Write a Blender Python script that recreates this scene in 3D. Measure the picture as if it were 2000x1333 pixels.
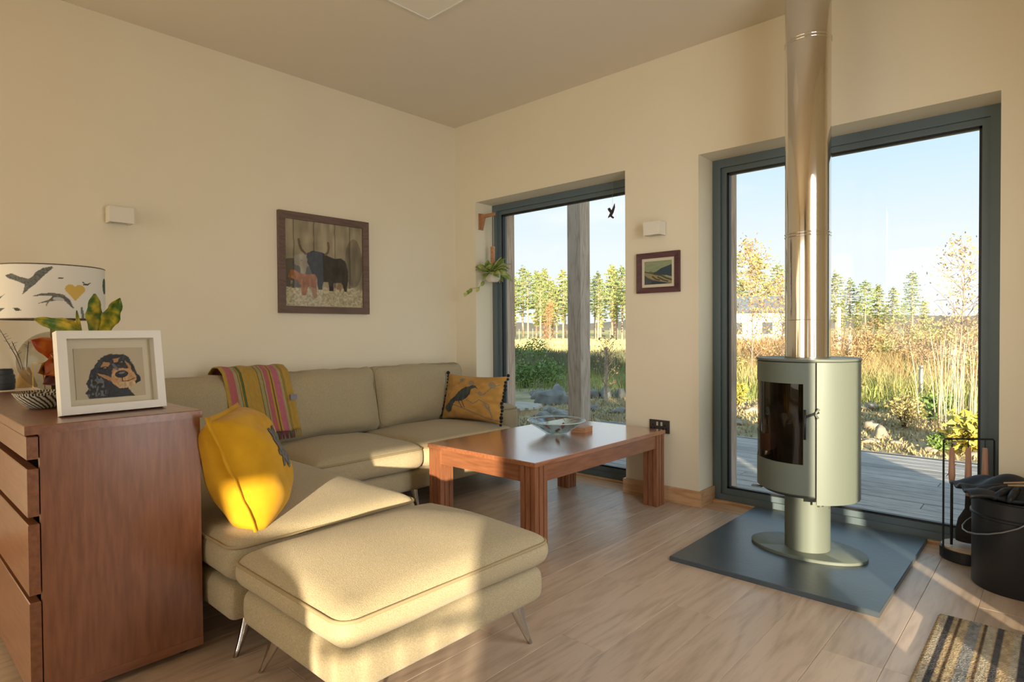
import bpy, math, random
import numpy as np
from mathutils import Vector, Matrix, noise
random.seed(7); rng = np.random.default_rng(7)
for o in list(bpy.data.objects): bpy.data.objects.remove(o)
S = bpy.context.scene; COL = S.collection

# ------------------------------------------------------------------ camera
CAM = Vector((3.885, -3.524, 1.1)); FPX = 1178.4
YAW, PITCH, ROLL = map(math.radians, (-42.523, -0.972, -0.393))
_f = Vector((math.sin(YAW)*math.cos(PITCH), math.cos(YAW)*math.cos(PITCH), math.sin(PITCH)))
_r = Vector((math.cos(YAW), -math.sin(YAW), 0)); _u = _r.cross(_f)
R_ = _r*math.cos(ROLL) + _u*math.sin(ROLL); U_ = -_r*math.sin(ROLL) + _u*math.cos(ROLL)
cd = bpy.data.cameras.new('camera'); cam = bpy.data.objects.new('camera', cd); COL.objects.link(cam)
cd.sensor_width = 36; cd.lens = FPX/2000*36; cd.clip_start = .05; cd.clip_end = 2000
cam.matrix_world = Matrix(((R_.x, U_.x, -_f.x, CAM.x), (R_.y, U_.y, -_f.y, CAM.y), (R_.z, U_.z, -_f.z, CAM.z), (0, 0, 0, 1)))
S.camera = cam
S.view_settings.view_transform = 'Standard'; S.view_settings.look = 'None'
S.view_settings.exposure = 0.52; S.view_settings.gamma = 1.0; S.view_settings.use_curve_mapping = False

# ------------------------------------------------------------------ sky, sun, added fill lights at unseen openings
SUN_H = Vector((.65, -.77, 0)).normalized(); TAN_E = .150
w = bpy.data.worlds.new('sky'); S.world = w; w.use_nodes = True
nt = w.node_tree; N = nt.nodes; L = nt.links; N.clear()
tc = N.new('ShaderNodeTexCoord'); sx = N.new('ShaderNodeSeparateXYZ'); L.new(tc.outputs['Generated'], sx.inputs[0])
rp = N.new('ShaderNodeValToRGB'); L.new(sx.outputs['Z'], rp.inputs[0])
e = rp.color_ramp.elements
e[0].position = 0.0; e[0].color = (.86, .87, .90, 1); e[1].position = .75; e[1].color = (.38, .60, .83, 1)
for p, c in ((.12, (.84, .88, .95, 1)), (.24, (.62, .79, .93, 1)), (.38, (.46, .69, .88, 1))):
    q = e.new(p); q.color = c
mp = N.new('ShaderNodeMapping'); mp.inputs['Scale'].default_value = (1, 1, 4.5); L.new(tc.outputs['Generated'], mp.inputs[0])
ns = N.new('ShaderNodeTexNoise'); ns.inputs['Scale'].default_value = 2.6; ns.inputs['Detail'].default_value = 6; L.new(mp.outputs[0], ns.inputs[0])
cr = N.new('ShaderNodeValToRGB'); cr.color_ramp.elements[0].position = .56; cr.color_ramp.elements[1].position = .72
cr.color_ramp.elements[0].color = (0, 0, 0, 1); cr.color_ramp.elements[1].color = (.7, .7, .7, 1); L.new(ns.outputs[0], cr.inputs[0])
mx = N.new('ShaderNodeMix'); mx.data_type = 'RGBA'; L.new(cr.outputs[0], mx.inputs[0]); L.new(rp.outputs[0], mx.inputs[6]); mx.inputs[7].default_value = (.93, .92, .93, 1)
bg = N.new('ShaderNodeBackground'); bg.inputs[1].default_value = .82; L.new(mx.outputs[2], bg.inputs[0])
wo = N.new('ShaderNodeOutputWorld'); L.new(bg.outputs[0], wo.inputs[0])

def lamp(name, kind, loc, direction, energy, color, size=None):
    d = bpy.data.lights.new(name, kind); d.energy = energy; d.color = color
    o = bpy.data.objects.new(name, d); COL.objects.link(o); o.location = loc
    o.rotation_euler = Vector(direction).to_track_quat('-Z', 'Y').to_euler()
    if size: d.shape = 'RECTANGLE'; d.size, d.size_y = size; d.spread = math.radians(125)
    return d
sd = lamp('sun', 'SUN', (20, -25, 8), -(SUN_H + Vector((0, 0, TAN_E))), 8.5, (1.0, .85, .62)); sd.angle = math.radians(.9)
lamp('fill_back', 'AREA', (1.7, -7.12, 1.25), (0, 1, -.30), 17, (1, .93, .80), (2.6, 2.2))  # added fill lamp in the unseen back opening, brightens the room
lamp('fill_side', 'AREA', (4.40, -5.1, .72), (-1, .2, -.2), 4, (1, .95, .86), (1.3, 1.1))  # added weak fill lamp in the unseen side opening

lamp('fill_door', 'AREA', (4.40, -1.85, 1.15), (-1, .35, -.15), 19, (.95, .98, 1.0), (.9, 2.0))  # added cool fill lamp on the unseen right, lifts pillar and reveals

def at(px, py, ax, val):
    d = R_*((px-1000)/FPX) - U_*((py-666.5)/FPX) + _f
    return CAM + d*((val - CAM[ax])/d[ax])
def atd(px, py, D): return CAM + (R_*((px-1000)/FPX) - U_*((py-666.5)/FPX) + _f)*D

# ------------------------------------------------------------------ materials
MATS = {}
def mat(name, col, rough=.6, metal=0., var=0., scale=8., stretch=(1, 1, 1), col2=None, bump=0., bscale=None, spec=.5, trans=0., attr=None, sheen=0., rand=0., coat=0., detail=4, ior=1.45, alpha=None):
    if name in MATS: return MATS[name]
    m = bpy.data.materials.new(name); m.use_nodes = True; MATS[name] = m
    nt = m.node_tree; N = nt.nodes; L = nt.links; b = N['Principled BSDF']
    b.inputs['Roughness'].default_value = rough; b.inputs['Metallic'].default_value = metal
    b.inputs['Specular IOR Level'].default_value = spec; b.inputs['IOR'].default_value = ior
    if trans: b.inputs['Transmission Weight'].default_value = trans
    if sheen: b.inputs['Sheen Weight'].default_value = sheen
    if coat: b.inputs['Coat Weight'].default_value = coat; b.inputs['Coat Roughness'].default_value = .15
    b.inputs['Base Color'].default_value = (*col, 1)
    src = None
    tc = N.new('ShaderNodeTexCoord'); oi = N.new('ShaderNodeObjectInfo')
    mp = N.new('ShaderNodeMapping'); mp.inputs['Scale'].default_value = stretch; L.new(tc.outputs['Object'], mp.inputs[0])
    vm = N.new('ShaderNodeVectorMath'); vm.operation = 'MULTIPLY_ADD'; L.new(oi.outputs['Random'], vm.inputs[0]); vm.inputs[1].default_value = (37, 19, 53); L.new(mp.outputs[0], vm.inputs[2])
    if attr:
        a = N.new('ShaderNodeAttribute'); a.attribute_name = attr; src = a.outputs['Color']
    elif col2 or var:
        n = N.new('ShaderNodeTexNoise'); n.inputs['Scale'].default_value = scale; n.inputs['Detail'].default_value = detail; L.new(vm.outputs[0], n.inputs[0])
        r = N.new('ShaderNodeValToRGB'); r.color_ramp.elements[0].position = .33; r.color_ramp.elements[1].position = .67
        c2 = col2 or tuple(c*(1-var) for c in col)
        r.color_ramp.elements[0].color = (*c2, 1); r.color_ramp.elements[1].color = (*col, 1); L.new(n.outputs[0], r.inputs[0]); src = r.outputs[0]
    if rand and src:
        h = N.new('ShaderNodeHueSaturation'); L.new(src, h.inputs['Color'])
        mr = N.new('ShaderNodeMapRange'); mr.inputs[3].default_value = 1-rand; mr.inputs[4].default_value = 1+rand; L.new(oi.outputs['Random'], mr.inputs[0]); L.new(mr.outputs[0], h.inputs['Value']); src = h.outputs[0]
    if src: L.new(src, b.inputs['Base Color'])
    if bump:
        n2 = N.new('ShaderNodeTexNoise'); n2.inputs['Scale'].default_value = bscale or scale*6; n2.inputs['Detail'].default_value = 3; L.new(vm.outputs[0], n2.inputs[0])
        bp = N.new('ShaderNodeBump'); bp.inputs['Strength'].default_value = bump; bp.inputs['Distance'].default_value = .01; L.new(n2.outputs[0], bp.inputs['Height']); L.new(bp.outputs[0], b.inputs['Normal'])
    return m
def wood(name, c1, c2, rough=.4, axis='y', scale=6., rand=.12, spec=.4, rings=True, coat=0.):
    """grain along the given axis: stretched noise warped into cathedral figures"""
    if name in MATS: return MATS[name]
    m = bpy.data.materials.new(name); m.use_nodes = True; MATS[name] = m
    nt = m.node_tree; N = nt.nodes; L = nt.links; b = N['Principled BSDF']
    b.inputs['Roughness'].default_value = rough; b.inputs['Specular IOR Level'].default_value = spec
    if coat: b.inputs['Coat Weight'].default_value = coat; b.inputs['Coat Roughness'].default_value = .2
    st = {'x': (.12, 1, 1), 'y': (1, .12, 1), 'z': (1, 1, .12)}[axis]
    tc = N.new('ShaderNodeTexCoord'); oi = N.new('ShaderNodeObjectInfo')
    mp = N.new('ShaderNodeMapping'); mp.inputs['Scale'].default_value = st; L.new(tc.outputs['Object'], mp.inputs[0])
    vm = N.new('ShaderNodeVectorMath'); vm.operation = 'MULTIPLY_ADD'; L.new(oi.outputs['Random'], vm.inputs[0]); vm.inputs[1].default_value = (37, 19, 53); L.new(mp.outputs[0], vm.inputs[2])
    n1 = N.new('ShaderNodeTexNoise'); n1.inputs['Scale'].default_value = scale; n1.inputs['Detail'].default_value = 2; n1.inputs['Distortion'].default_value = .6; L.new(vm.outputs[0], n1.inputs[0])
    ml = N.new('ShaderNodeMath'); ml.operation = 'MULTIPLY'; ml.inputs[1].default_value = 9.; L.new(n1.outputs[0], ml.inputs[0])
    fr = N.new('ShaderNodeMath'); fr.operation = 'PINGPONG'; fr.inputs[1].default_value = .5; L.new(ml.outputs[0], fr.inputs[0])
    n2 = N.new('ShaderNodeTexNoise'); n2.inputs['Scale'].default_value = scale*14; n2.inputs['Detail'].default_value = 3; L.new(vm.outputs[0], n2.inputs[0])
    ad = N.new('ShaderNodeMath'); ad.operation = 'MULTIPLY_ADD'; L.new(fr.outputs[0], ad.inputs[0]); ad.inputs[1].default_value = .9 if rings else .3; L.new(n2.outputs[0], ad.inputs[2])
    r = N.new('ShaderNodeValToRGB'); r.color_ramp.elements[0].position = .38; r.color_ramp.elements[1].position = .85
    r.color_ramp.elements[0].color = (*c2, 1); r.color_ramp.elements[1].color = (*c1, 1); L.new(ad.outputs[0], r.inputs[0])
    h = N.new('ShaderNodeHueSaturation'); L.new(r.outputs[0], h.inputs['Color'])
    mr = N.new('ShaderNodeMapRange'); mr.inputs[3].default_value = 1-rand; mr.inputs[4].default_value = 1+rand; L.new(oi.outputs['Random'], mr.inputs[0]); L.new(mr.outputs[0], h.inputs['Value'])
    L.new(h.outputs[0], b.inputs['Base Color'])
    bp = N.new('ShaderNodeBump'); bp.inputs['Strength'].default_value = .12; bp.inputs['Distance'].default_value = .004; L.new(ad.outputs[0], bp.inputs['Height']); L.new(bp.outputs[0], b.inputs['Normal'])
    return m
def glassmat(name, tint=(.97, .99, .98), refl=.09, lo=None, hi=None):
    if name in MATS: return MATS[name]
    m = bpy.data.materials.new(name); m.use_nodes = True; MATS[name] = m
    nt = m.node_tree; N = nt.nodes; L = nt.links; N.clear()
    t = N.new('ShaderNodeBsdfTransparent'); t.inputs[0].default_value = (*tint, 1)
    g = N.new('ShaderNodeBsdfGlossy'); g.inputs['Roughness'].default_value = .02
    fr = N.new('ShaderNodeLayerWeight'); fr.inputs[0].default_value = .25
    mr = N.new('ShaderNodeMapRange'); mr.inputs[3].default_value = refl*.12 if lo is None else lo; mr.inputs[4].default_value = min(.16, refl*1.8) if hi is None else hi; L.new(fr.outputs['Fresnel'], mr.inputs[0])
    mx = N.new('ShaderNodeMixShader'); L.new(mr.outputs[0], mx.inputs[0]); L.new(t.outputs[0], mx.inputs[1]); L.new(g.outputs[0], mx.inputs[2])
    o = N.new('ShaderNodeOutputMaterial'); L.new(mx.outputs[0], o.inputs[0]); return m

PLASTER = mat('plaster', (.82, .735, .56), .9, var=.02, scale=3, bump=.03, bscale=90)
CEILM = mat('ceiling_paint', (.78, .70, .57), .95)
OAK = wood('oak_floor', (.52, .395, .29), (.40, .295, .21), .33, 'y', 5., .10, .5)
OAKX = wood('oak_trim_x', (.60, .36, .19), (.44, .24, .11), .4, 'x', 6., .05)
OAKYM = wood('oak_trim_y', (.60, .36, .19), (.44, .24, .11), .4, 'y', 6., .05)
WALX = wood('walnut_x', (.29, .115, .052), (.195, .072, .032), .28, 'x', 5., .05, .5, False, .3)
WALY = wood('walnut_y', (.29, .115, .052), (.195, .072, .032), .28, 'y', 5., .05, .5, False, .3)
WALZ = wood('walnut_z', (.29, .115, .052), (.195, .072, .032), .32, 'z', 5., .05, .5, False, .2)
DECK = wood('deck_boards', (.42, .38, .35), (.26, .23, .21), .7, 'x', 7., .18)
POSTW = wood('weathered_post', (.64, .48, .37), (.44, .31, .225), .8, 'z', 5., .08)
FRAMEM = mat('grey_blue_aluminium', (.12, .16, .175), .38, .1)
GLASS = glassmat('window_glass')
FABRIC = mat('beige_weave', (.47, .39, .24), .95, scale=320, col2=(.335, .27, .16), bump=.35, bscale=420, sheen=.15, spec=.2)
PIPE = mat('beige_piping', (.33, .255, .14), .95, spec=.2)
CHROME = mat('chrome', (.78, .78, .76), .14, 1.)
STEEL = mat('polished_flue', (.74, .71, .66), .10, 1.)
STOVE = mat('stove_grey', (.135, .155, .125), .5, .15, spec=.4)
DARK = mat('dark_gap', (.012, .010, .009), .8)
BLACK = mat('black_metal', (.022, .022, .024), .42, .3)
SLATE = mat('hearth_slate', (.062, .080, .092), .30, var=.25, scale=5, bump=.05, bscale=60, spec=.55)
WHITEP = mat('white_paint', (.80, .78, .72), .5)

# ------------------------------------------------------------------ mesh helpers
class MB:
    def __init__(s): s.v = []; s.f = []
    def add(s, v, f):
        n = len(s.v); s.v += [tuple(p) for p in v]; s.f += [tuple(i+n for i in q) for q in f]; return s
    def box(s, a, b, M=None):
        (x0, y0, z0), (x1, y1, z1) = a, b
        v = [(x0, y0, z0), (x1, y0, z0), (x1, y1, z0), (x0, y1, z0), (x0, y0, z1), (x1, y0, z1), (x1, y1, z1), (x0, y1, z1)]
        if M: v = [M @ Vector(p) for p in v]
        return s.add(v, [(0, 3, 2, 1), (4, 5, 6, 7), (0, 1, 5, 4), (1, 2, 6, 5), (2, 3, 7, 6), (3, 0, 4, 7)])
    def cbox(s, a, b, c):
        """box with chamfered top edges"""
        (x0, y0, z0), (x1, y1, z1) = a, b
        v = [(x0, y0, z0), (x1, y0, z0), (x1, y1, z0), (x0, y1, z0), (x0, y0, z1-c), (x1, y0, z1-c), (x1, y1, z1-c), (x0, y1, z1-c),
             (x0+c, y0+c, z1), (x1-c, y0+c, z1), (x1-c, y1-c, z1), (x0+c, y1-c, z1)]
        f = [(0, 3, 2, 1), (8, 9, 10, 11)]
        for i in range(4):
            j = (i+1) % 4; f += [(i, j, j+4, i+4), (i+4, j+4, j+8, i+8)]
        return s.add(v, f)
    def lathe(s, prof, c=(0, 0, 0), n=32, cap=True, sx=1, sy=1, a0=0, a1=None):
        full = a1 is None; a1 = a0+2*math.pi if full else a1
        m = n if full else n+1; v = []; f = []
        for r, z in prof:
            for i in range(m):
                a = a0+(a1-a0)*i/n; v.append((c[0]+sx*r*math.cos(a), c[1]+sy*r*math.sin(a), c[2]+z))
        for k in range(len(prof)-1):
            for i in range(n):
                j = (i+1) % m; f.append((k*m+i, k*m+j, (k+1)*m+j, (k+1)*m+i))
        if cap and full:
            if prof[0][0] > 1e-6: f.append(tuple(range(m))[::-1])
            if prof[-1][0] > 1e-6: f.append(tuple((len(prof)-1)*m+i for i in range(m)))
        return s.add(v, f)
    def tube(s, pts, r, n=8, closed=False):
        pts = [Vector(p) for p in pts]; rs = r if isinstance(r, (list, tuple)) else [r]*len(pts)
        v = []; f = []; m = len(pts); up = None
        for i, p in enumerate(pts):
            a = pts[(i-1) % m] if (closed or i) else p; b = pts[(i+1) % m] if (closed or i < m-1) else p
            t = (b-a).normalized() if (b-a).length > 1e-9 else Vector((0, 0, 1))
            if up is None: up = Vector((0, 0, 1)) if abs(t.z) < .9 else Vector((1, 0, 0))
            x = (up - t*up.dot(t)).normalized(); up = x; y = t.cross(x)
            for k in range(n):
                q = 2*math.pi*k/n; v.append(p + (x*math.cos(q)+y*math.sin(q))*rs[i])
        for i in range(m if closed else m-1):
            for k in range(n):
                a = i*n; b = ((i+1) % m)*n; f.append((a+k, a+(k+1) % n, b+(k+1) % n, b+k))
        if not closed: f += [tuple(range(n))[::-1], tuple((m-1)*n+k for k in range(n))]
        return s.add(v, f)
    def prism(s, poly, z0, z1, M=None):
        n = len(poly); v = [(x, y, z0) for x, y in poly]+[(x, y, z1) for x, y in poly]
        if M: v = [M @ Vector(p) for p in v]
        return s.add(v, [tuple(range(n))[::-1], tuple(range(n, 2*n))]+[(i, (i+1) % n, n+(i+1) % n, n+i) for i in range(n)])
    def rbox(s, c, size, r, n=10, top=0., side=0., wr=0., M=None, pw=2.4):
        """rounded soft box: cube-sphere grid with radius r, crowned top, bulging sides, wrinkles"""
        hx, hy, hz = (q/2 for q in size); r = min(r, hx, hy, hz)*.999; idx = {}; v = []; f = []
        def key(p): return tuple(round(q, 5) for q in p)
        def put(p):
            k = key(p)
            if k in idx: return idx[k]
            a = [max(-(h-r), min(h-r, q*h)) for q, h in zip(p, (hx, hy, hz))]
            d = Vector([(q*h-t) for q, h, t in zip(p, (hx, hy, hz), a)]); 
            g = Vector([q**3 if abs(q) > .999 else q*0 for q in p])
            d = d.normalized()*r if d.length > 1e-9 else Vector()
            q = Vector(a)+d
            u, w_ = abs(q.x/hx), abs(q.y/hy); cw = max(0, 1-u**pw)*max(0, 1-w_**pw)
            q.z += top*cw*(.5+.5*max(-1, min(1, q.z/hz)))
            zc = max(0, 1-(q.z/hz)**2) if abs(q.z) <= hz else 0
            q.x += side*zc*math.copysign(1, q.x)*(u > .7); q.y += side*zc*math.copysign(1, q.y)*(w_ > .7)
            if wr:
                q += Vector((0, 0, 1))*wr*noise.noise(Vector((q.x*5+c[0]*3, q.y*5+c[1]*3, q.z*3)))*1.5
                q += Vector((1, 1, 0))*wr*.5*noise.noise(Vector((q.x*14+c[1], q.y*14, q.z*5)))
            idx[k] = len(v); v.append(q); return idx[k]
        g = [math.sin(math.pi/2*(-1+2*i/n)) for i in range(n+1)]
        for ax in range(3):
            for sg in (-1, 1):
                for i in range(n):
                    for j in range(n):
                        qs = []
                        for a, b in ((i, j), (i+1, j), (i+1, j+1), (i, j+1)):
                            p = [0, 0, 0]; p[ax] = sg; p[(ax+1) % 3] = g[a]; p[(ax+2) % 3] = g[b]; qs.append(put(p))
                        f.append(tuple(qs if sg > 0 else qs[::-1]))
        c = Vector(c)
        v = [(M @ q if M else q+c) for q in v]
        return s.add(v, f)
    def build(s, name, m, parent=None, smooth=False, local=False):
        me = bpy.data.meshes.new(name); v = s.v
        if parent is not None and not local:
            l = parent.location; pl = Vector(l)
            while parent.parent is not None and False: pass
            g = pl + (Vector(parent.parent.location) if parent.parent else Vector())
            v = [(p[0]-g.x, p[1]-g.y, p[2]-g.z) for p in v]
        me.from_pydata(v, [], s.f); me.materials.append(m)
        if smooth: me.polygons.foreach_set('use_smooth', [True]*len(me.polygons))
        if smooth == 'auto':
            me.set_sharp_from_angle(angle=math.radians(38))
        o = bpy.data.objects.new(name, me); COL.objects.link(o)
        if parent is not None: o.parent = parent
        return o
def tag(o, label=None, cat=None, group=None, kind=None):
    if label: o['label'] = label
    if cat: o['category'] = cat
    if group: o['group'] = group
    if kind: o['kind'] = kind
    return o
def thing(name, label, cat, loc=(0, 0, 0), rz=0, group=None):
    o = bpy.data.objects.new(name, None); COL.objects.link(o); o.empty_display_size = .1
    o.location = loc; o.rotation_euler = (0, 0, rz); return tag(o, label, cat, group)
def copytree(o, parent=None):
    c = o.copy(); COL.objects.link(c); c.parent = parent
    for ch in list(o.children): copytree(ch, c)
    return c
def struct(o): o['kind'] = 'structure'; return o
def ctr(o):
    """move the object's origin to the centre of its mesh"""
    me = o.data; n = len(me.vertices); a = np.empty(n*3); me.vertices.foreach_get('co', a); a = a.reshape(-1, 3)
    c = (a.min(0)+a.max(0))/2; a -= c; me.vertices.foreach_set('co', a.ravel()); o.location = Vector(o.location)+Vector(c); return o

# ------------------------------------------------------------------ artwork painted on dense grids
def inpoly(P, x, y):
    c = np.zeros(x.shape, bool); n = len(P)
    for i in range(n):
        (x1, y1), (x2, y2) = P[i], P[i-1]
        if y1 == y2: continue
        c ^= ((y1 > y) != (y2 > y)) & (x < (x2-x1)*(y-y1)/(y2-y1)+x1)
    return c
def stroke(P, w_, x, y):
    m = np.zeros(x.shape, bool)
    for (x1, y1), (x2, y2) in zip(P[:-1], P[1:]):
        dx, dy = x2-x1, y2-y1; t = np.clip(((x-x1)*dx+(y-y1)*dy)/(dx*dx+dy*dy+1e-12), 0, 1)
        m |= (x-x1-t*dx)**2+(y-y1-t*dy)**2 < w_*w_
    return m
def ell(cx, cy, rx, ry, x, y, rot=0):
    c, s_ = math.cos(rot), math.sin(rot); u = (x-cx)*c+(y-cy)*s_; v = -(x-cx)*s_+(y-cy)*c
    return (u/rx)**2+(v/ry)**2 < 1
def vnoise(x, y, s_, sy=None, seed=0):
    r = np.random.default_rng(seed); n = 64; g = r.random((n, n)); sy = sy or s_
    u = (x*s_) % (n-1); v = (y*sy) % (n-1); i = u.astype(int); j = v.astype(int); fu = u-i; fv = v-j
    fu = fu*fu*(3-2*fu); fv = fv*fv*(3-2*fv)
    return (g[i, j]*(1-fu)+g[i+1, j]*fu)*(1-fv)+(g[i, j+1]*(1-fu)+g[i+1, j+1]*fu)*fv
def grid_object(name, fn, paint, nu, nv, m, parent):
    """fn(u,v)->xyz arrays, paint(u,v)->rgb array; one mesh with a colour attribute"""
    u, v = np.meshgrid(np.linspace(0, 1, nu+1), np.linspace(0, 1, nv+1), indexing='ij'); u = u.ravel(); v = v.ravel()
    P = np.stack(fn(u, v), 1); C = np.concatenate([paint(u, v), np.ones((len(u), 1))], 1)
    k = (np.arange(nu)[:, None]*(nv+1)+np.arange(nv)[None]).ravel()
    F = np.stack([k, k+nv+1, k+nv+2, k+1], 1)
    if parent is not None:
        g = Vector(parent.location)+(Vector(parent.parent.location) if parent.parent else Vector()); P = P-np.array(g)
    me = bpy.data.meshes.new(name); me.from_pydata(P.tolist(), [], F.tolist()); me.materials.append(m)
    a = me.color_attributes.new('art', 'FLOAT_COLOR', 'POINT'); a.data.foreach_set('color', C.ravel())
    me.polygons.foreach_set('use_smooth', [True]*len(me.polygons))
    o = bpy.data.objects.new(name, me); COL.objects.link(o); o.parent = parent; return o
def put(c, m, col): c[m] = col
ART = mat('printed_art', (1, 1, 1), .7, attr='art', spec=.3)
ARTF = mat('printed_fabric', (1, 1, 1), .95, attr='art', spec=.1, sheen=.1, bump=.15, bscale=300)

# ================================================================== THE ROOM
H = 2.846; RX = 4.42; BY = -7.2
W1 = (.247, 1.695); W2 = (2.217, 3.665); WT = 2.174; OUT = .40; FR = .20
# floor of single oak planks
sub = struct(MB().box((-.02, BY, -.12), (RX+.05, .32, -.022)).build('subfloor', DARK))
fl = bpy.data.objects.new('floor', None); COL.objects.link(fl); struct(fl)
pw = .182; row = 0; x = -.0
while x < RX:
    x1 = min(x+pw, RX); y = BY - random.random()*1.6
    while y < .0:
        ln = random.choice((1.5, 1.8, 2.1)); a, b = max(y, BY), min(y+ln, -.0005)
        if b-a > .02: ctr(MB().cbox((x+.0003, a+.0003, -.02), (x1-.0003, b-.0003, 0), .0014).build('plank', OAK, fl))
        y += ln
    x = x1
for i, (a, b) in enumerate((W1, W2)):
    struct(ctr(MB().cbox((a, .0005, -.02), (b, FR-.002, 0), .001).build('trim_%d' % (i+1), OAKX)))
    struct(ctr(MB().cbox((a+.016, FR-.03, 0), (b-.016, FR-.001, .014), .003).build('trim_%d' % (i+3), OAKX)))

# walls
m = MB()
for x0, x1 in ((-.3, W1[0]), (W1[1], W2[0]), (W2[1], RX+.08)): m.box((x0, 0, -.3), (x1, OUT, 3.0))
for a, b in (W1, W2):
    m.box((a, 0, WT), (b, OUT, 3.0)); m.box((a, FR, -.3), (b, OUT, -.021))
struct(m.build('wall_window', PLASTER))
struct(MB().box((-.3, BY-.1, -.3), (0, 0, 3.0)).build('wall_left', PLASTER))
SX = .77*4.45
def ynp(q): return (q-SX)/.65
m = MB(); zt = 2.15; segs = [(BY, ynp(-.40)), (ynp(.53), ynp(1.93)), (ynp(2.2), ynp(2.42)), (ynp(2.52), 0)]
for a, b in segs: m.box((RX, a, -.3), (RX+.06, b, 3.0))
for a, b in ((ynp(-.40), ynp(.53)), (ynp(1.93), ynp(2.2)), (ynp(2.42), ynp(2.52))):
    zz = 1.20 if b > a+1. else zt; m.box((RX, a, zz), (RX+.06, b, 3.0)); m.box((RX, a, -.3), (RX+.06, b, .13))
struct(m.build('wall_right', PLASTER))
m = MB().box((-.3, BY-.1, -.3), (.4, BY, 3.0)).box((3.0, BY-.1, -.3), (RX+.06, BY, 3.0)).box((.4, BY-.1, 2.35), (3.8, BY, 3.0)).box((.4, BY-.1, -.3), (3.8, BY, .05))
struct(m.build('wall_back', PLASTER))
struct(MB().box((-.3, BY-.1, H), (RX+.08, .4, H+.12)).build('ceiling', CEILM))
# pitched roof over the house
m = MB(); x0, x1, y0, y1 = -3.5, RX+.1, -9.5, .42
m.add([(x0, y0, 3.0), (x1, y0, 3.0), (x1, y1, 3.0), (x0, y1, 3.0), (x0, (y0+y1)/2+1.5, 5.2), (x1, (y0+y1)/2+1.5, 5.2)], [(0, 1, 2, 3), (0, 4, 5, 1), (2, 5, 4, 3), (0, 3, 4), (1, 5, 2)])
struct(m.build('roof', mat('roof_slate', (.12, .12, .13), .8)))
struct(MB().box((-3.4, -9.3, -.3), (-.31, .4, 3.0)).build('wall_far_wing', mat('timber_cladding', (.35, .24, .15), .8)))

# skirting round the pillar and to the right of the garden door
def skirt(name, pts, mt):
    o = MB()
    for a, b in pts: o.box(a, b)
    return struct(o.build(name, mt))
s_h = .095
bb = struct(MB().box((W1[1]-.015, -.016, 0), (W2[0]+.016, -.0005, s_h)).build('baseboard_pillar', OAKX))
MB().box((W2[0]+.0005, -.0004, 0), (W2[0]+.016, FR-.002, s_h)).build('return_board', OAKYM, bb)
MB().box((W1[1]-.016, -.0004, 0), (W1[1]-.0005, FR-.002, s_h)).build('return_board', OAKYM, bb)
skirt('baseboard_right', [((W2[1]-.016, -.016, 0), (RX, -.0005, s_h))], OAKX)
skirt('baseboard_left', [((.0005, BY, 0), (.016, -.001, s_h))], OAKYM)
skirt('baseboard_corner', [((.016, -.016, 0), (W1[0]+.016, -.0005, s_h))], OAKX)

# windows: two-step grey frames with a pane each
for i, (a, b) in enumerate((W1, W2)):
    wd = bpy.data.objects.new('window_%d' % (i+1), None); COL.objects.link(wd); wd.location = ((a+b)/2, FR, 0); struct(wd)
    tag(wd, ('tall narrow-framed picture window beside the sofa, with a post outside', 'tall garden door window behind the wood stove')[i])
    for nm, w0, w1, y0, y1 in (('outer_frame', 0, .052, FR, FR+.10), ('sash_frame', .052, .085, FR+.018, FR+.085)):
        for p, q in (((a+w0, y0, w0), (a+w1, y1, WT-w0)), ((b-w1, y0, w0), (b-w0, y1, WT-w0)), ((a+w1, y0, w0), (b-w1, y1, w1)), ((a+w1, y0, WT-w1), (b-w1, y1, WT-w0))):
            MB().box(p, q).build(nm, FRAMEM, wd)
    for p, q in (((a+.085, FR+.03, .085), (a+.097, FR+.06, WT-.085)), ((b-.097, FR+.03, .085), (b-.085, FR+.06, WT-.085)), ((a+.085, FR+.03, .085), (b-.085, FR+.06, .097)), ((a+.085, FR+.03, WT-.097), (b-.085, FR+.06, WT-.085))):
        MB().box(p, q).build('glazing_bead', BLACK, wd)
    MB().box((a+.09, FR+.044, .09), (b-.09, FR+.048, WT-.09)).build('pane', GLASS, wd)
    for p, q in (((a-.0, FR+.101, -.02), (a+.075, OUT+.0, WT+.1)), ((b-.03, FR+.101, -.02), (b, OUT+.0, WT+.1))):
        MB().box(p, q).build('timber_lining', POSTW, wd)

# pale square panel on the ceiling
cp = thing('ceiling_panel', 'pale square panel set on the ceiling above the sofa', 'ceiling panel', (1.64, -1.7, H-.012))
MB().box((1.27, -2.10, H-.010), (1.98, -1.34, H-.0005)).build('panel', mat('panel_white', (.86, .80, .68), .6), cp)
for a, b in (((1.262, -2.108, H-.014), (1.27, -1.332, H-.0005)), ((1.98, -2.108, H-.014), (1.988, -1.332, H-.0005)), ((1.27, -2.108, H-.014), (1.98, -2.10, H-.0005)), ((1.27, -1.34, H-.014), (1.98, -1.332, H-.0005))):
    MB().box(a, b).build('edge_strip', WHITEP, cp)

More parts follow.
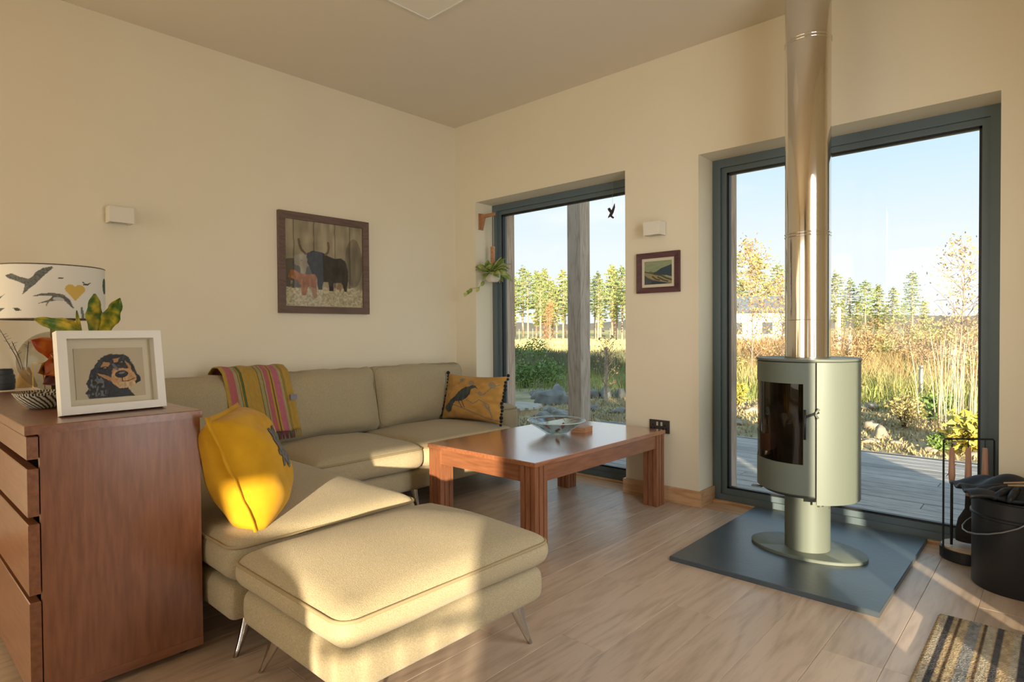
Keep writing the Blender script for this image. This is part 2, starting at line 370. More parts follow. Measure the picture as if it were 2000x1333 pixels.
# ================================================================== SOFA
def leg_mesh(m, x, y, ztop, dx, dy):
    """flat chrome blade leg, splayed outward"""
    n = 7
    P = [Vector((x+dx*(t**1.6), y+dy*(t**1.6), ztop*(1-t))) for t in [i/(n-1) for i in range(n)]]
    d = Vector((dx, dy, 0)).normalized(); s_ = Vector((-d.y, d.x, 0)); v = []; f = []
    for i, p in enumerate(P):
        t = i/(n-1); wd = .055*(1-t)**1.3+.012; th = .011
        for a, b in ((-1, -1), (1, -1), (1, 1), (-1, 1)): v.append(p + d*(a*wd/2 - wd*.3*(1-t)) + s_*(b*th/2))
    for i in range(n-1):
        for k in range(4): f.append((i*4+k, i*4+(k+1) % 4, i*4+4+(k+1) % 4, i*4+4+k))
    f += [(3, 2, 1, 0), tuple((n-1)*4+k for k in range(4))]
    return m.add(v, f)
def ring(x0, x1, y0, y1, z, r=.05, n=6, dome=None):
    P = []
    for cx, cy, a0 in ((x1-r, y1-r, 0), (x0+r, y1-r, 90), (x0+r, y0+r, 180), (x1-r, y0+r, 270)):
        for k in range(n+1):
            a = math.radians(a0+90*k/n); P.append((cx+r*math.cos(a), cy+r*math.sin(a), z))
    return P
sofa = thing('corner_sofa', 'long beige fabric corner sofa with chaise along the left wall', 'sofa', (.6, -1.45, 0))
def soft(name, x0, x1, y0, y1, z0, z1, parent, top=.045, r=.055, wr=.004, n=22, pip=True):
    o = MB().rbox(((x0+x1)/2, (y0+y1)/2, (z0+z1)/2), (x1-x0, y1-y0, z1-z0), r, n, top, .006, wr).build(name, FABRIC, parent, True)
    if pip: MB().tube(ring(x0-.001, x1+.001, y0-.001, y1+.001, z1-.026, .055), .0055, 6, True).build('piping', PIPE, o, True, )
    return o
B0, B1, C1 = .135, .262, .415
soft('base', .04, .99, -1.93, -.16, B0, B1, sofa, 0, .03, 0, 12, False)
soft('chaise_base', .04, 1.87, -2.70, -1.935, B0, B1, sofa, 0, .03, 0, 12, False)
soft('seat_cushion', .30, 1.02, -1.18, -.345, B1, C1, sofa)
soft('seat_cushion', .30, 1.02, -1.925, -1.185, B1, C1, sofa)
soft('chaise_cushion', .30, 1.885, -2.705, -1.932, B1, C1, sofa, .05)
soft('back_panel', .03, .16, -2.70, -.16, B1, .66, sofa, 0, .04, 0, 12, False)
soft('armrest', .05, .87, -.335, -.16, B1, .55, sofa, .01, .05, .002, 14)
for a, b in ((-1.055, -.225), (-1.885, -1.06), (-2.70, -1.89)):
    c = Vector((.265, (a+b)/2, .625)); M = Matrix.Translation(c) @ Matrix.Rotation(math.radians(-11), 4, 'Y') @ Matrix.Rotation(math.radians(90), 4, 'Y')
    o = MB().rbox(c, (.43, b-a, .19), .06, 26, .065, .012, .016, M, 3).build('back_cushion', FABRIC, sofa, True)
    P = [M @ Vector((p[0], p[1], .068)) for p in ring(-.212, .212, -(b-a)/2+.004, (b-a)/2-.004, 0, .06)]
    MB().tube(P, .0045, 6, True).build('piping', PIPE, o, True)
for x, y, dx, dy in ((1.80, -2.62, .02, -.05), (1.80, -2.0, .02, .03), (.93, -.25, .03, .03), (.12, -2.62, -.02, -.05), (.12, -.25, -.02, .03), (.93, -1.2, .03, 0.01)):
    leg_mesh(MB(), x, y, B0+.004, dx, dy).build('leg', CHROME, sofa, True)

ott = thing('ottoman', 'beige fabric ottoman footstool on splayed chrome legs in the foreground', 'ottoman', (2.28, -2.32, 0))
OX0, OX1, OY0, OY1 = 1.965, 2.595, -2.735, -1.925
soft('base', OX0+.02, OX1-.02, OY0+.02, OY1-.02, .175, .30, ott, 0, .035, 0, 14, False)
soft('cushion', OX0, OX1, OY0, OY1, .30, .408, ott, .052, .05, .003, 26)
for x, y, dx, dy in ((OX0+.08, OY0+.10, -.07, -.02), (OX1-.09, OY0+.09, .05, -.05), (OX1-.09, OY1-.07, -.0, .06), (OX0+.08, OY1-.09, -.05, .05)):
    leg_mesh(MB(), x, y, .18, dx, dy).build('leg', CHROME, ott, True)

# ---- throw over the sofa back
THR = thing('throw_blanket', 'mustard striped woollen throw with pink bands draped over sofa back', 'blanket', (.35, -1.9, .47))
path = [(.10, .70), (.105, .79), (.135, .852), (.20, .885), (.27, .888), (.325, .862), (.362, .80), (.392, .72), (.418, .64), (.440, .56), (.456, .515)]
path = np.array(path); sl = np.concatenate([[0], np.cumsum(np.hypot(*np.diff(path, axis=0).T))]); sl /= sl[-1]
def thr_fn(u, v):
    xx = np.interp(v, sl, path[:, 0]); zz = np.interp(v, sl, path[:, 1])
    y = -2.10+.40*u + .035*(v-.4)*0 - .015*np.sin(v*3)
    return xx+.022*np.clip((v-.25)*4, 0, 1)+.005*np.sin(u*22+v*3)+.003*np.sin(u*47), y, zz+.014*np.clip(1-np.abs(v-.35)*3, 0, 1)+.003*np.sin(u*22)
def thr_paint(u, v):
    c = np.empty((len(u), 3)); c[:] = (.40, .25, .05)
    for a, b, q in ((.05, .16, (.40, .12, .12)), (.16, .21, (.33, .27, .14)), (.215, .225, (.06, .08, .03)), (.235, .26, (.10, .13, .05)), (.265, .275, (.06, .08, .03)),
                    (.50, .51, (.06, .08, .03)), (.515, .545, (.30, .26, .13)), (.55, .56, (.06, .08, .03)), (.56, .59, (.33, .27, .14)), (.59, .665, (.40, .11, .12)), (.69, .705, (.10, .07, .02)),
                    (.73, .815, (.42, .13, .17)), (.815, .85, (.33, .27, .14)), (.85, .86, (.06, .08, .03)), (.875, .885, (.06, .08, .03))):
        c[(u > a) & (u < b)] = q
    c *= (.9+.2*vnoise(u, v, 60, 60))[:, None]; return c
o = grid_object('blanket', thr_fn, thr_paint, 120, 50, ARTF, THR)
sm = o.modifiers.new('thick', 'SOLIDIFY'); sm.thickness = .006; sm.offset = 1
FRC = [mat('fringe_mustard', (.36, .23, .06), .95), mat('fringe_plum', (.18, .03, .06), .95), mat('fringe_dark', (.07, .06, .03), .95)]
for k in range(44):
    u = (k+.5)/44; y = -2.10+.40*u-.002; x, z = .480, .516; j = random.uniform(-.006, .006)
    fc = FRC[0] if not(.5 < u < .88 or u < .2) else FRC[random.choice((1, 1, 2))]
    MB().tube([(x, y, z), (x+.008, y+j*.5, z-.02), (x+.014, y+j, z-.045)], .0026, 5).build('fringe_tassel', fc, THR, True)
MB().box((.420, -1.745, .690), (.4345, -1.704, .722)).build('woven_label', mat('label_grey', (.25, .22, .26), .8), THR)

# ---- bird cushion
BC = thing('bird_cushion', 'ochre cushion printed with a dark bird, black pompoms on its sides', 'cushion', (.72, -.47, .45))
BM = Matrix.Translation((.705, -.475, .612)) @ Matrix.Rotation(math.radians(6), 4, 'Z') @ Matrix.Rotation(math.radians(-14), 4, 'X')
def pillow_pt(u, v, sgn, W, Hh, T, pinch=.06, pw_=2.6, ex=.55):
    a = 2*u-1; b = 2*v-1
    th = T*np.power(np.clip(1-np.abs(a)**pw_, 0, 1), ex)*np.power(np.clip(1-np.abs(b)**pw_, 0, 1), ex)
    k = 1-pinch*(1-np.abs(b)**2)*np.abs(a)**3; k2 = 1-pinch*1.3*(1-np.abs(a)**2)*np.abs(b)**3
    return a*W/2*k, -sgn*th, b*Hh/2*k2
def xf(M, x, y, z):
    Q = np.array(M); return tuple(Q[i, 0]*x+Q[i, 1]*y+Q[i, 2]*z+Q[i, 3] for i in range(3))
def bc_paint(u, v):
    n = vnoise(u, v, 14, 14, 3); c = np.array((.46, .255, .07))*(.82+.35*n)[:, None]
    br = (.20, .17, .13)
    for P, w_ in (([(.02, .22), (.3, .30), (.55, .20), (.8, .08), (1, .05)], .010), ([(.5, .42), (.62, .36), (.7, .45), (.85, .36), (.9, .1)], .008), ([(.62, .6), (.75, .55), (.85, .72), (.95, .8)], .009), ([(.1, .55), (.2, .4), (.1, .3)], .006), ([(.3, .75), (.38, .9)], .008), ([(.12, .9), (.2, .6), (.15, .5)], .005)): put(c, stroke(P, w_, u, v), br)
    for q in ((.85, .78, .05, .08), (.34, .86, .04, .05), (.52, .8, .045, .06), (.83, .3, .02, .1), (.7, .58, .03, .05)): put(c, ell(*q, u, v, .5), (.25, .20, .13))
    bird = [(.10, .20), (.17, .12), (.23, .16), (.26, .30), (.30, .38), (.40, .39), (.48, .45), (.54, .55), (.545, .66), (.60, .70), (.66, .66), (.60, .74), (.555, .755), (.51, .72), (.44, .70), (.36, .62), (.28, .48), (.22, .42), (.17, .34), (.11, .27)]
    b = inpoly(bird, u, v); c[b] = np.array((.050, .058, .055))*(.7+.8*vnoise(u, v, 40, 12, 5))[b][:, None]
    put(c, stroke([(.42, .40), (.47, .27)], .008, u, v) | stroke([(.36, .39), (.43, .26)], .008, u, v), (.10, .08, .06)); return c
for sgn, nm in ((1, 'printed_face'), (-1, 'back_face')):
    f = lambda u, v, s_=sgn: xf(BM, *pillow_pt(u, v, s_, .56, .34, .075, .07))
    grid_object(nm, f, bc_paint if sgn > 0 else (lambda u, v: np.tile((.40, .22, .06), (len(u), 1))), 110 if sgn > 0 else 24, 80 if sgn > 0 else 24, ARTF, BC)
POM = mat('pompom_black', (.016, .017, .024), .95, bump=.6, bscale=200)
for sx_ in (-1, 1):
    for k in range(15):
        t = -1+2*k/14; p = BM @ Vector((sx_*(.285-.018*(1-t*t)), random.uniform(-.008, .008), t*.176)); r = random.uniform(.010, .015)
        MB().lathe([(0, -r), (r*.7, -r*.7), (r, 0), (r*.7, r*.7), (0, r)], p, 8).build('pompom', POM, BC, True)

# ---- yellow velvet cushion
YC = thing('velvet_cushion', 'golden yellow velvet cushion with flanged edge leaning by the dresser', 'cushion', (1.66, -2.48, .46))
nv = Vector((.54, .76, .36)).normalized(); ux = Vector((-.815, .58, 0)).normalized(); ux = (ux-nv*ux.dot(nv)).normalized(); vz = nv.cross(ux); vz = -vz if vz.z < 0 else vz
YM = Matrix(((ux.x, -nv.x, vz.x, 1.620), (ux.y, -nv.y, vz.y, -2.530), (ux.z, -nv.z, vz.z, .598), (0, 0, 0, 1)))
VELV = mat('yellow_velvet', (.62, .33, .012), .8, scale=9, col2=(.50, .25, .008), sheen=.1, spec=.2, bump=.08, bscale=14)
def yc_fn(s_):
    def f(u, v):
        x, y, z = pillow_pt(u, v, s_, .43, .43, .125, .02, 3.4, .5); y = y+.006*np.sin(u*9+v*13)*np.minimum(1, 8*np.minimum(np.minimum(u, 1-u), np.minimum(v, 1-v)))
        return xf(YM, x, y, z)
    return f
for s_, nm in ((1, 'front_face'), (-1, 'back_face')): grid_object(nm, yc_fn(s_), lambda u, v: np.ones((len(u), 3)), 40, 40, VELV, YC)
P = []
for k in range(48):
    a = k/48*4; i = int(a); t = a-i; P.append([(-1+2*t, -1), (1, -1+2*t), (1-2*t, 1), (-1, 1-2*t)][i])
v = []; f = []
for k, (a, b) in enumerate(P):
    wv = .003*math.sin(k*1.9)
    for q, y in ((.205, .004), (.232, wv+.004), (.232, wv-.004), (.205, -.004)): 
        kx = 1-.02*(1-b*b)*abs(a)**3; kz = 1-.026*(1-a*a)*abs(b)**3; v.append(YM @ Vector((a*q*kx, y, b*q*kz)))
for k in range(48):
    for j in range(4): f.append((k*4+j, k*4+(j+1) % 4, ((k+1) % 48)*4+(j+1) % 4, ((k+1) % 48)*4+j))
MB().add(v, f).build('flange', VELV, YC, True)
def em_fn(u, v):
    x, y, z = pillow_pt(.34+.5*u, .32+.45*v, 1, .43, .43, .125, .02, 3.4, .5); y = y+.006*np.sin((.34+.5*u)*9+(.32+.45*v)*13); return xf(YM, x, y-.003, z)
EMB = mat('grey_print', (.20, .185, .16), .95, scale=60, col2=(.06, .055, .05), bump=.4, bscale=90)
u, v = np.meshgrid(np.linspace(0, 1, 31), np.linspace(0, 1, 31), indexing='ij'); X, Y, Z = em_fn(u.ravel(), v.ravel())
F = []
for i in range(30):
    for j in range(30):
        a, b = (i+.5)/30-.5, (j+.5)/30-.5
        if math.hypot(a*1.15, b)+.06*math.sin(9*math.atan2(b, a)) < .42: F.append((i*31+j, i*31+31+j, i*31+32+j, i*31+j+1))
MB().add(list(zip(X, Y, Z)), F).build('embroidered_animal', EMB, YC, True)['label'] = 'grey stitched animal face on the front'

# ================================================================== DRESSER
DR = thing('chest_of_drawers', 'walnut chest of drawers with wide gaps between drawer fronts', 'dresser', (1.0, -2.95, 0))
DX0, DX1, DY0, DY1, DT = .30, 1.69, -3.165, -2.724, .835
MB().box((DX1-.022, DY0, .022), (DX1, DY1, DT-.026)).build('side_panel', WALZ, DR)
MB().box((DX0, DY0, .022), (DX0+.022, DY1, DT-.026)).build('side_panel', WALZ, DR)
MB().box((DX0+.022, DY1-.012, .022), (DX1-.022, DY1, DT-.026)).build('back_panel', WALX, DR)
MB().box((DX0+.022, DY0+.06, .055), (DX1-.022, DY1-.012, .075)).build('bottom_panel', WALX, DR)
MB().box((DX0+.022, DY0+.03, .08), (DX1-.022, DY0+.05, DT-.026)).build('drawer_recess', DARK, DR)
MB().cbox((DX0-.008, DY0-.035, DT-.026), (DX1+.006, DY1+.006, DT), .002).build('top', WALX, DR)
MB().box((DX1-.002, DY0, .022), (DX1+.0015, DY1, .052)).build('plinth_strip', WALY, DR)
for z0, z1 in ((.737, .803), (.570, .709), (.342, .548), (.045, .320)):
    d = MB().cbox((DX0+.002, DY0-.030, z0), (DX1-.002, DY0-.003, z1), .002).build('drawer', WALX, DR)
    MB().box((DX0+.03, DY0-.003, z0+.005), (DX1-.03, DY0+.03, z1-.012)).build('drawer_box', DARK, d)
for x in (DX0+.05, DX1-.05):
    for y in (DY0+.06, DY1-.05): MB().lathe([(.018, 0), (.022, .022)], (x, y, 0), 12).build('foot', BLACK, DR)

# ---- dog portrait in box frame
DF = thing('framed_dog_portrait', 'white box frame with a black and tan spaniel portrait on dresser', 'picture frame', (1.50, -2.93, DT))
ba, bb_ = at(121, 817, 2, DT), at(326, 797, 2, DT)
fx = Vector((bb_.x-ba.x, bb_.y-ba.y, 0)).normalized(); fn_ = Vector((fx.y, -fx.x, 0)); FW = (bb_-ba).length; FH = .272; tilt = math.radians(9)
upv = (Vector((0, 0, 1))*math.cos(tilt)-fn_*math.sin(tilt)); nn = fx.cross(upv); nn = nn if nn.dot(fn_) > 0 else -nn
FM = Matrix(((fx.x, nn.x, upv.x, ba.x), (fx.y, nn.y, upv.y, ba.y), (fx.z, nn.z, upv.z, DT+.0065), (0, 0, 0, 1)))
wl = .026; dp = .042
for nm, a, b in (('frame_side', (0, -dp, 0), (wl, 0, FH)), ('frame_side', (FW-wl, -dp, 0), (FW, 0, FH)), ('frame_bar', (wl, -dp, 0), (FW-wl, 0, wl)), ('frame_bar', (wl, -dp, FH-wl), (FW-wl, 0, FH))):
    MB().box(a, b, FM).build(nm, WHITEP, DF)
MB().box((wl, -dp, wl), (FW-wl, -dp+.004, FH-wl), FM).build('mount', mat('cream_mount', (.66, .59, .45), .9), DF)
def dog_paint(u, v):
    n = vnoise(u, v, 90, 90, 1); c = np.array((.50, .42, .29))*(.93+.12*n)[:, None]; fur = vnoise(u, v, 60, 22, 2)
    bk = (.020, .020, .022); tan = (.42, .20, .075)
    head = [(.16, .02), (.12, .12), (.17, .22), (.14, .32), (.18, .40), (.20, .52), (.27, .64), (.33, .76), (.43, .85), (.53, .88), (.62, .86), (.70, .87), (.78, .80), (.82, .68), (.86, .60), (.88, .46), (.93, .40), (.93, .30), (.86, .25), (.78, .27), (.74, .18), (.78, .08), (.84, .0), (.2, .0)]
    uu = u+.02*(vnoise(u, v, 40, 40, 4)-.5); vv = v+.02*(vnoise(u, v, 40, 40, 6)-.5)
    m = inpoly(head, uu, vv); c[m] = np.array(bk)*(.6+2.4*fur[m]**2)[:, None]
    ear = inpoly([(.15, .05), (.17, .25), (.2, .45), (.28, .45), (.38, .38), (.42, .2), (.40, .04)], uu, vv); g = ear & (fur > .62); c[g] = (.12, .12, .12)
    for P in ([(.36, .62), (.40, .72), (.50, .70), (.47, .62), (.40, .58)], [(.54, .78), (.64, .80), (.62, .72), (.56, .70)], [(.30, .50), (.40, .47), (.55, .36), (.50, .32), (.36, .42)], [(.72, .74), (.80, .62), (.82, .5), (.76, .56)], [(.50, .52), (.56, .40), (.60, .55), (.54, .60)]): put(c, inpoly(P, uu, vv), tan)
    mz = ell(.68, .38, .19, .20, uu, vv, -.2) & (vv < .58); c[mz] = np.array((.50, .28, .12))*(.75+.6*fur[mz])[:, None]
    mz = ell(.72, .24, .14, .08, uu, vv, .3); c[mz] = np.array((.52, .36, .19))*(.7+.7*fur[mz])[:, None]
    put(c, ell(.655, .46, .10, .075, u, v, .2), (.022, .022, .026)); put(c, ell(.66, .485, .05, .02, u, v, .2), (.16, .16, .17)); put(c, ell(.62, .43, .02, .014, u, v), (.004, .004, .004))
    put(c, stroke([(.66, .38), (.66, .31), (.74, .31), (.84, .36)], .009, u, v), (.08, .05, .04))
    put(c, stroke([(.54, .66), (.60, .56)], .02, u, v), (.12, .13, .14)); 
    for ex, ey in ((.415, .595), (.66, .70)):
        put(c, ell(ex, ey, .052, .034, u, v), (.008, .008, .008)); put(c, ell(ex, ey, .030, .022, u, v), (.09, .05, .02)); put(c, ell(ex+.01, ey+.008, .010, .008, u, v), (.5, .5, .5))
    put(c, inpoly([(.45, .02), (.55, .16), (.74, .18), (.80, .02)], uu, vv) & (fur < .8), (.02, .02, .021)); return c
pa, pb, pc, pd = .052, FW-.052, .048, FH-.055
def dog_fn(u, v): return xf(FM, pa+(pb-pa)*u, np.full_like(u, -dp+.009), pc+(pd-pc)*v)
MB().box((pa, -dp+.004, pc), (pb, -dp+.0085, pd), FM).build('art_board', mat('cream_mount', (1, 1, 1)), DF)
grid_object('portrait', dog_fn, dog_paint, 150, 130, ART, DF)
MB().box((wl, -.006, wl), (FW-wl, -.004, FH-wl), FM).build('glazing', glassmat('picture_glass', (.98, .98, .97), .01), DF)
MB().box((.11, -.11, .022), (.20, -.106, .14), Matrix.Translation((0, 0, 0)) @ FM @ Matrix.Translation((0, -.0, 0.0)) @ Matrix.Rotation(math.radians(-0), 4, 'X')).build('easel_back', BLACK, DF)

# ---- table lamp
LP = atd(105, 705, 2.62); LX, LY = LP.x, LP.y
TL = thing('table_lamp', 'table lamp with bird-print drum shade and smoked glass globe base', 'lamp', (LX, LY, DT))
MB().lathe([(.085, 0), (.085, .012), (.03, .018)], (LX, LY, DT), 28).build('foot', BLACK, TL, 'auto')
GLOBE = mat('smoked_globe', (.86, .84, .78), .03, trans=1., ior=1.05)
MB().lathe([(.0, .018)]+[(.128*math.sin(a), .148-.128*math.cos(a)) for a in np.linspace(.25, math.pi-.15, 20)], (LX, LY, DT), 36, False).build('glass_globe', glassmat('globe_glass', (.80, .78, .72), .12), TL, True)
MB().lathe([(.011, .018), (.011, .33)], (LX, LY, DT), 12).build('stem', mat('brass', (.45, .32, .14), .35, .9), TL, True)
acam = math.atan2(CAM.y-LY, CAM.x-LX)
def sh_fn(u, v):
    a = acam+math.pi+u*2*math.pi; return LX+.190*np.cos(a), LY+.190*np.sin(a), 1.163+.222*v
def sh_paint(u, v):
    c = np.empty((len(u), 3)); c[:] = (.78, .75, .67); col = np.array((.13, .135, .12))
    d = u*2*math.pi-math.pi; x = .5+.5*np.sin(d)*1.0; ok = np.abs(d) < 1.5; y = v
    A = 1.72
    def P(l): return [(a, b) for a, b in l]
    b1 = [(.105, .79), (.16, .82), (.22, .76), (.30, .72), (.335, .76), (.36, .84), (.42, .92), (.50, .96), (.51, .93), (.45, .82), (.40, .72), (.36, .63), (.32, .57), (.27, .47), (.245, .43), (.26, .53), (.27, .62), (.20, .68), (.12, .74)]
    b2 = [(.32, .40), (.40, .455), (.48, .47), (.55, .465), (.60, .44), (.65, .36), (.69, .18), (.66, .22), (.61, .32), (.57, .37), (.52, .33), (.47, .31), (.44, .20), (.45, .30), (.37, .27), (.46, .34), (.49, .38), (.50, .42), (.42, .42)]
    for Q in (b1, b2): m_ = inpoly(Q, x, y) & ok; c[m_] = col*(.6+1.*vnoise(u, v, 300, 60, 9)[m_])[:, None]
    m_ = ell(.55, .36, .05, .035, x, y, -.3) & ok; c[m_] = (.55, .54, .50)
    hx, hy = .70, .50; m_ = (ell(hx-.042, hy+.055, .048, .085, x, y) | ell(hx+.042, hy+.055, .048, .085, x, y) | inpoly([(hx-.088, hy+.03), (hx, hy-.17), (hx+.088, hy+.03)], x, y)) & ok; c[m_] = (.66, .44, .10)
    for q in ((.575, .75, .025, .014), (.80, .655, .03, .018), (.20, .165, .024, .03), (.02, .8, .012, .03)): put(c, ell(*q, x, y, .3) & ok, (.05, .05, .045))
    for Q in ([(.77, .70), (.80, .65)], [(.84, .69), (.81, .655)], [(.17, .19), (.23, .15)]): put(c, stroke(Q, .007, x, y) & ok, (.08, .08, .07))
    put(c, inpoly([(.02, .12), (.05, .36), (.1, .45), (.055, .40), (.04, .50), (.03, .40), (.015, .2)], x, y) & ok, (.12, .12, .10)); put(c, inpoly([(.02, .10), (.06, .14), (.1, .2), (.05, .19)], x, y) & ok, (.12, .12, .10))
    put(c, inpoly([(.755, 0), (.745, .2), (.76, .24), (.775, .12), (.78, 0)], x, y) & ok, (.16, .20, .14)); put(c, ell(.985, .66, .02, .16, x, y) & ok, (.05, .10, .07)); return c
o = grid_object('lamp_shade', sh_fn, sh_paint, 420, 90, ART, TL); sm = o.modifiers.new('thick', 'SOLIDIFY'); sm.thickness = .002
for z in (1.163, 1.385): MB().tube([(LX+.189*math.cos(a), LY+.189*math.sin(a), z) for a in np.linspace(0, 2*math.pi, 48, endpoint=False)], .0028, 6, True).build('shade_ring', mat('ring_dark', (.12, .08, .06), .5), TL, True)
for a in (0, 2.09, 4.19): MB().tube([(LX, LY, 1.165), (LX+.187*math.cos(a), LY+.187*math.sin(a), 1.165)], .002, 5).build('shade_spoke', BLACK, TL)

# ---- croton plant in pot behind the frame
def leaf(M, Ln, Wd, m, curl=.3, wav=0., n=9, name='leaf', parent=None, mid=None):
    v = []; f = []
    for i in range(n+1):
        t = i/n; wq = Wd*math.sin(math.pi*min(1, t*.93+.05))**.8*(1+wav*math.sin(t*17))
        z = curl*Ln*t*t; 
        for k in (-1, -.5, 0, .5, 1): v.append(M @ Vector((k*wq/2, Ln*t*(1-.15*abs(curl)*t), z+abs(k)*Wd*.14)))
    for i in range(n):
        for k in range(4): f.append((i*5+k, i*5+k+1, i*5+6+k, i*5+5+k))
    o = MB().add(v, f).build(name, m, parent, True); s_ = o.modifiers.new('thick', 'SOLIDIFY'); s_.thickness = .0012; return o
def croton_mat(name, edge, core, vein):
    m = mat(name, core, .35, scale=28, col2=edge, spec=.5, detail=2); return m
CRG = croton_mat('croton_green', (.50, .40, .03), (.055, .13, .022), 0); CRY = croton_mat('croton_yellow', (.06, .15, .02), (.58, .42, .03), 0)
CRR = croton_mat('croton_red', (.62, .20, .03), (.50, .07, .02), 0); CRO = croton_mat('croton_orange', (.06, .10, .02), (.68, .24, .03), 0); CRD = croton_mat('croton_dark', (.10, .02, .02), (.20, .02, .015), 0)
pp = atd(150, 745, 2.30); PX, PY = pp.x, pp.y
CP = thing('croton_plant', 'croton with green, yellow and red leaves in a pot behind frame', 'potted plant', (PX, PY, DT))
MB().lathe([(.0, 0), (.048, 0), (.062, .10), (.066, .10), (.066, .112), (.058, .112), (.056, .095), (0, .095)], (PX, PY, DT), 24, False).build('pot', mat('pot_grey', (.35, .33, .30), .7), CP, 'auto')
MB().tube([(PX, PY, DT+.09), (PX+.005, PY+.004, DT+.16), (PX, PY+.006, DT+.235)], [.007, .006, .004], 8).build('stem', mat('stem_green', (.18, .16, .07), .7), CP, True)
def lm(px, py, D, px2, py2, D2, roll=0):
    """leaf frame growing from one point to another, blade turned to the room"""
    a = atd(px, py, D); b = atd(px2, py2, D2); y = (b-a).normalized(); z = (CAM-a).normalized(); z = (z-y*z.dot(y)).normalized(); x = y.cross(z); z = Matrix.Rotation(roll, 3, y) @ z; x = y.cross(z)
    return Matrix(((x.x, y.x, z.x, a.x), (x.y, y.y, z.y, a.y), (x.z, y.z, z.z, a.z), (0, 0, 0, 1))), (b-a).length
for a, wd, m_, wv, cu in (((183, 655, 2.3, 185, 572, 2.28), .052, CRG, .12, .1), ((200, 655, 2.3, 238, 575, 2.26), .056, CRG, .14, .15), ((150, 645, 2.28, 70, 624, 2.24), .045, CRY, .08, .12), ((160, 650, 2.3, 112, 625, 2.3), .045, CRY, .1, .1), ((150, 700, 2.28, 50, 660, 2.12), .075, CRR, .08, .15), ((150, 690, 2.28, 70, 745, 2.1), .085, CRR, .06, .2), ((150, 700, 2.28, 52, 738, 2.08), .07, CRO, .08, .2), ((150, 715, 2.28, 60, 764, 2.06), .06, CRD, .05, .2), ((155, 700, 2.3, 80, 690, 2.14), .08, CRO, .05, .2), ((160, 690, 2.3, 215, 640, 2.4), .045, CRG, .1, .1), ((160, 690, 2.32, 150, 610, 2.42), .018, CRG, 0, .05)):
    M, ln = lm(*a); leaf(M, ln, wd, m_, cu, wv, 12, 'leaf', CP)

# ---- striped bowl, gold stand, cone vase with sticks, dark jar, glass plate
bp_ = at(92, 800, 2, DT); 
SB = thing('striped_bowl', 'woven bowl with black and white slanting stripes on dresser top', 'bowl', (bp_.x-.06, bp_.y+.0, DT))
bx, by = bp_.x-.06, bp_.y
def sb_fn(u, v):
    a = u*2*math.pi; r = .036+.052*np.power(v, .7); return bx+r*np.cos(a), by+r*np.sin(a), DT+.001+.056*v**1.15
def sb_paint(u, v):
    c = np.empty((len(u), 3)); c[:] = (.62, .59, .48); s_ = ((u*26+v*3.2) % 1) < .48; c[s_] = (.025, .022, .02); k = (v > .9) & (((u*60) % 1) < .5); c[k] = (.02, .02, .02); c[(v > .9) & ~k] = (.62, .59, .48); return c
o = grid_object('shell', sb_fn, sb_paint, 240, 24, ART, SB); sm = o.modifiers.new('thick', 'SOLIDIFY'); sm.thickness = .004
MB().lathe([(0, .001), (.037, .001), (.037, .004), (0, .004)], (bx, by, DT), 24).build('base', mat('bowl_base', (.4, .36, .28), .8), SB)
gp = at(82, 764, 2, DT)
GS = thing('gold_wire_stand', 'thin gold wire display stand behind the striped bowl', 'stand', (gp.x, gp.y, DT))
GOLD = mat('gold_wire', (.75, .52, .16), .3, .9)
q0 = Vector((gp.x, gp.y, DT+.002)); ex = Vector((fx.x, fx.y, 0)); bkd = Vector((-.9, .3, 0)).normalized()
for s_ in (-1, 1):
    a = q0+ex*(s_*.034); MB().tube([a+Vector((.02, 0, 0))*1+Vector((0, 0, .014)), a+Vector((.02, 0, 0)), a, a+bkd*.012+Vector((0, 0, .13))], .0025, 6).build('upright', GOLD, GS)
MB().tube([q0-ex*.034+bkd*.012+Vector((0, 0, .13)), q0+ex*.034+bkd*.012+Vector((0, 0, .13))], .0025, 6).build('crossbar', GOLD, GS)
MB().tube([q0+bkd*.012+Vector((0, 0, .13)), q0+bkd*.075], .0025, 6).build('rear_leg', GOLD, GS)
vp_ = at(51, 757, 2, DT)
CV = thing('cone_vase', 'small ochre cone vase holding dark sticks near wall', 'vase', (vp_.x, vp_.y, DT)); vx, vy = vp_.x, vp_.y
MB().lathe([(0, 0), (.044, 0), (.046, .006), (.017, .095), (.013, .10), (.011, .095), (.0, .02)], (vx, vy, DT), 24, False).build('body', mat('ochre_ceramic', (.52, .32, .10), .6, var=.15, scale=30), CV, 'auto')
for dx, dy, h_ in ((-.09, .03, .17), (-.05, -.09, .20), (.06, -.06, .14)):
    k = MB().tube([(vx, vy, DT+.03), (vx+dx*.4, vy+dy*.4, DT+.09+h_*.35), (vx+dx, vy+dy, DT+.09+h_)], [.002, .002, .0012], 5).build('stick', BLACK, CV)
    for q in range(8):
        t = .5+q*.06; c0 = Vector((vx+dx*t, vy+dy*t, DT+.09+h_*t)); MB().tube([c0, c0+Vector((random.uniform(-.02, .02), random.uniform(-.02, .02), .008))], .0008, 4).build('twig', BLACK, k)
jp = at(8, 762, 2, DT)
DJ = thing('dark_jar', 'dark ribbed cylindrical jar at the far left of the dresser', 'jar', (jp.x, jp.y, DT))
MB().lathe([(0, 0), (.040, 0), (.042, .01), (.042, .028), (.044, .03), (.044, .05), (.042, .052), (.042, .07), (.036, .076), (.036, .094), (0, .094)], (jp.x, jp.y, DT), 28, False).build('body', mat('dark_blue_grey', (.035, .045, .055), .4), DJ, 'auto')
MB().lathe([(.033, 0), (.033, .006), (0, .008)], (jp.x, jp.y, DT+.0942), 24, False).build('lid', BLACK, DJ, 'auto')
hp = at(-14, 752, 2, DT)
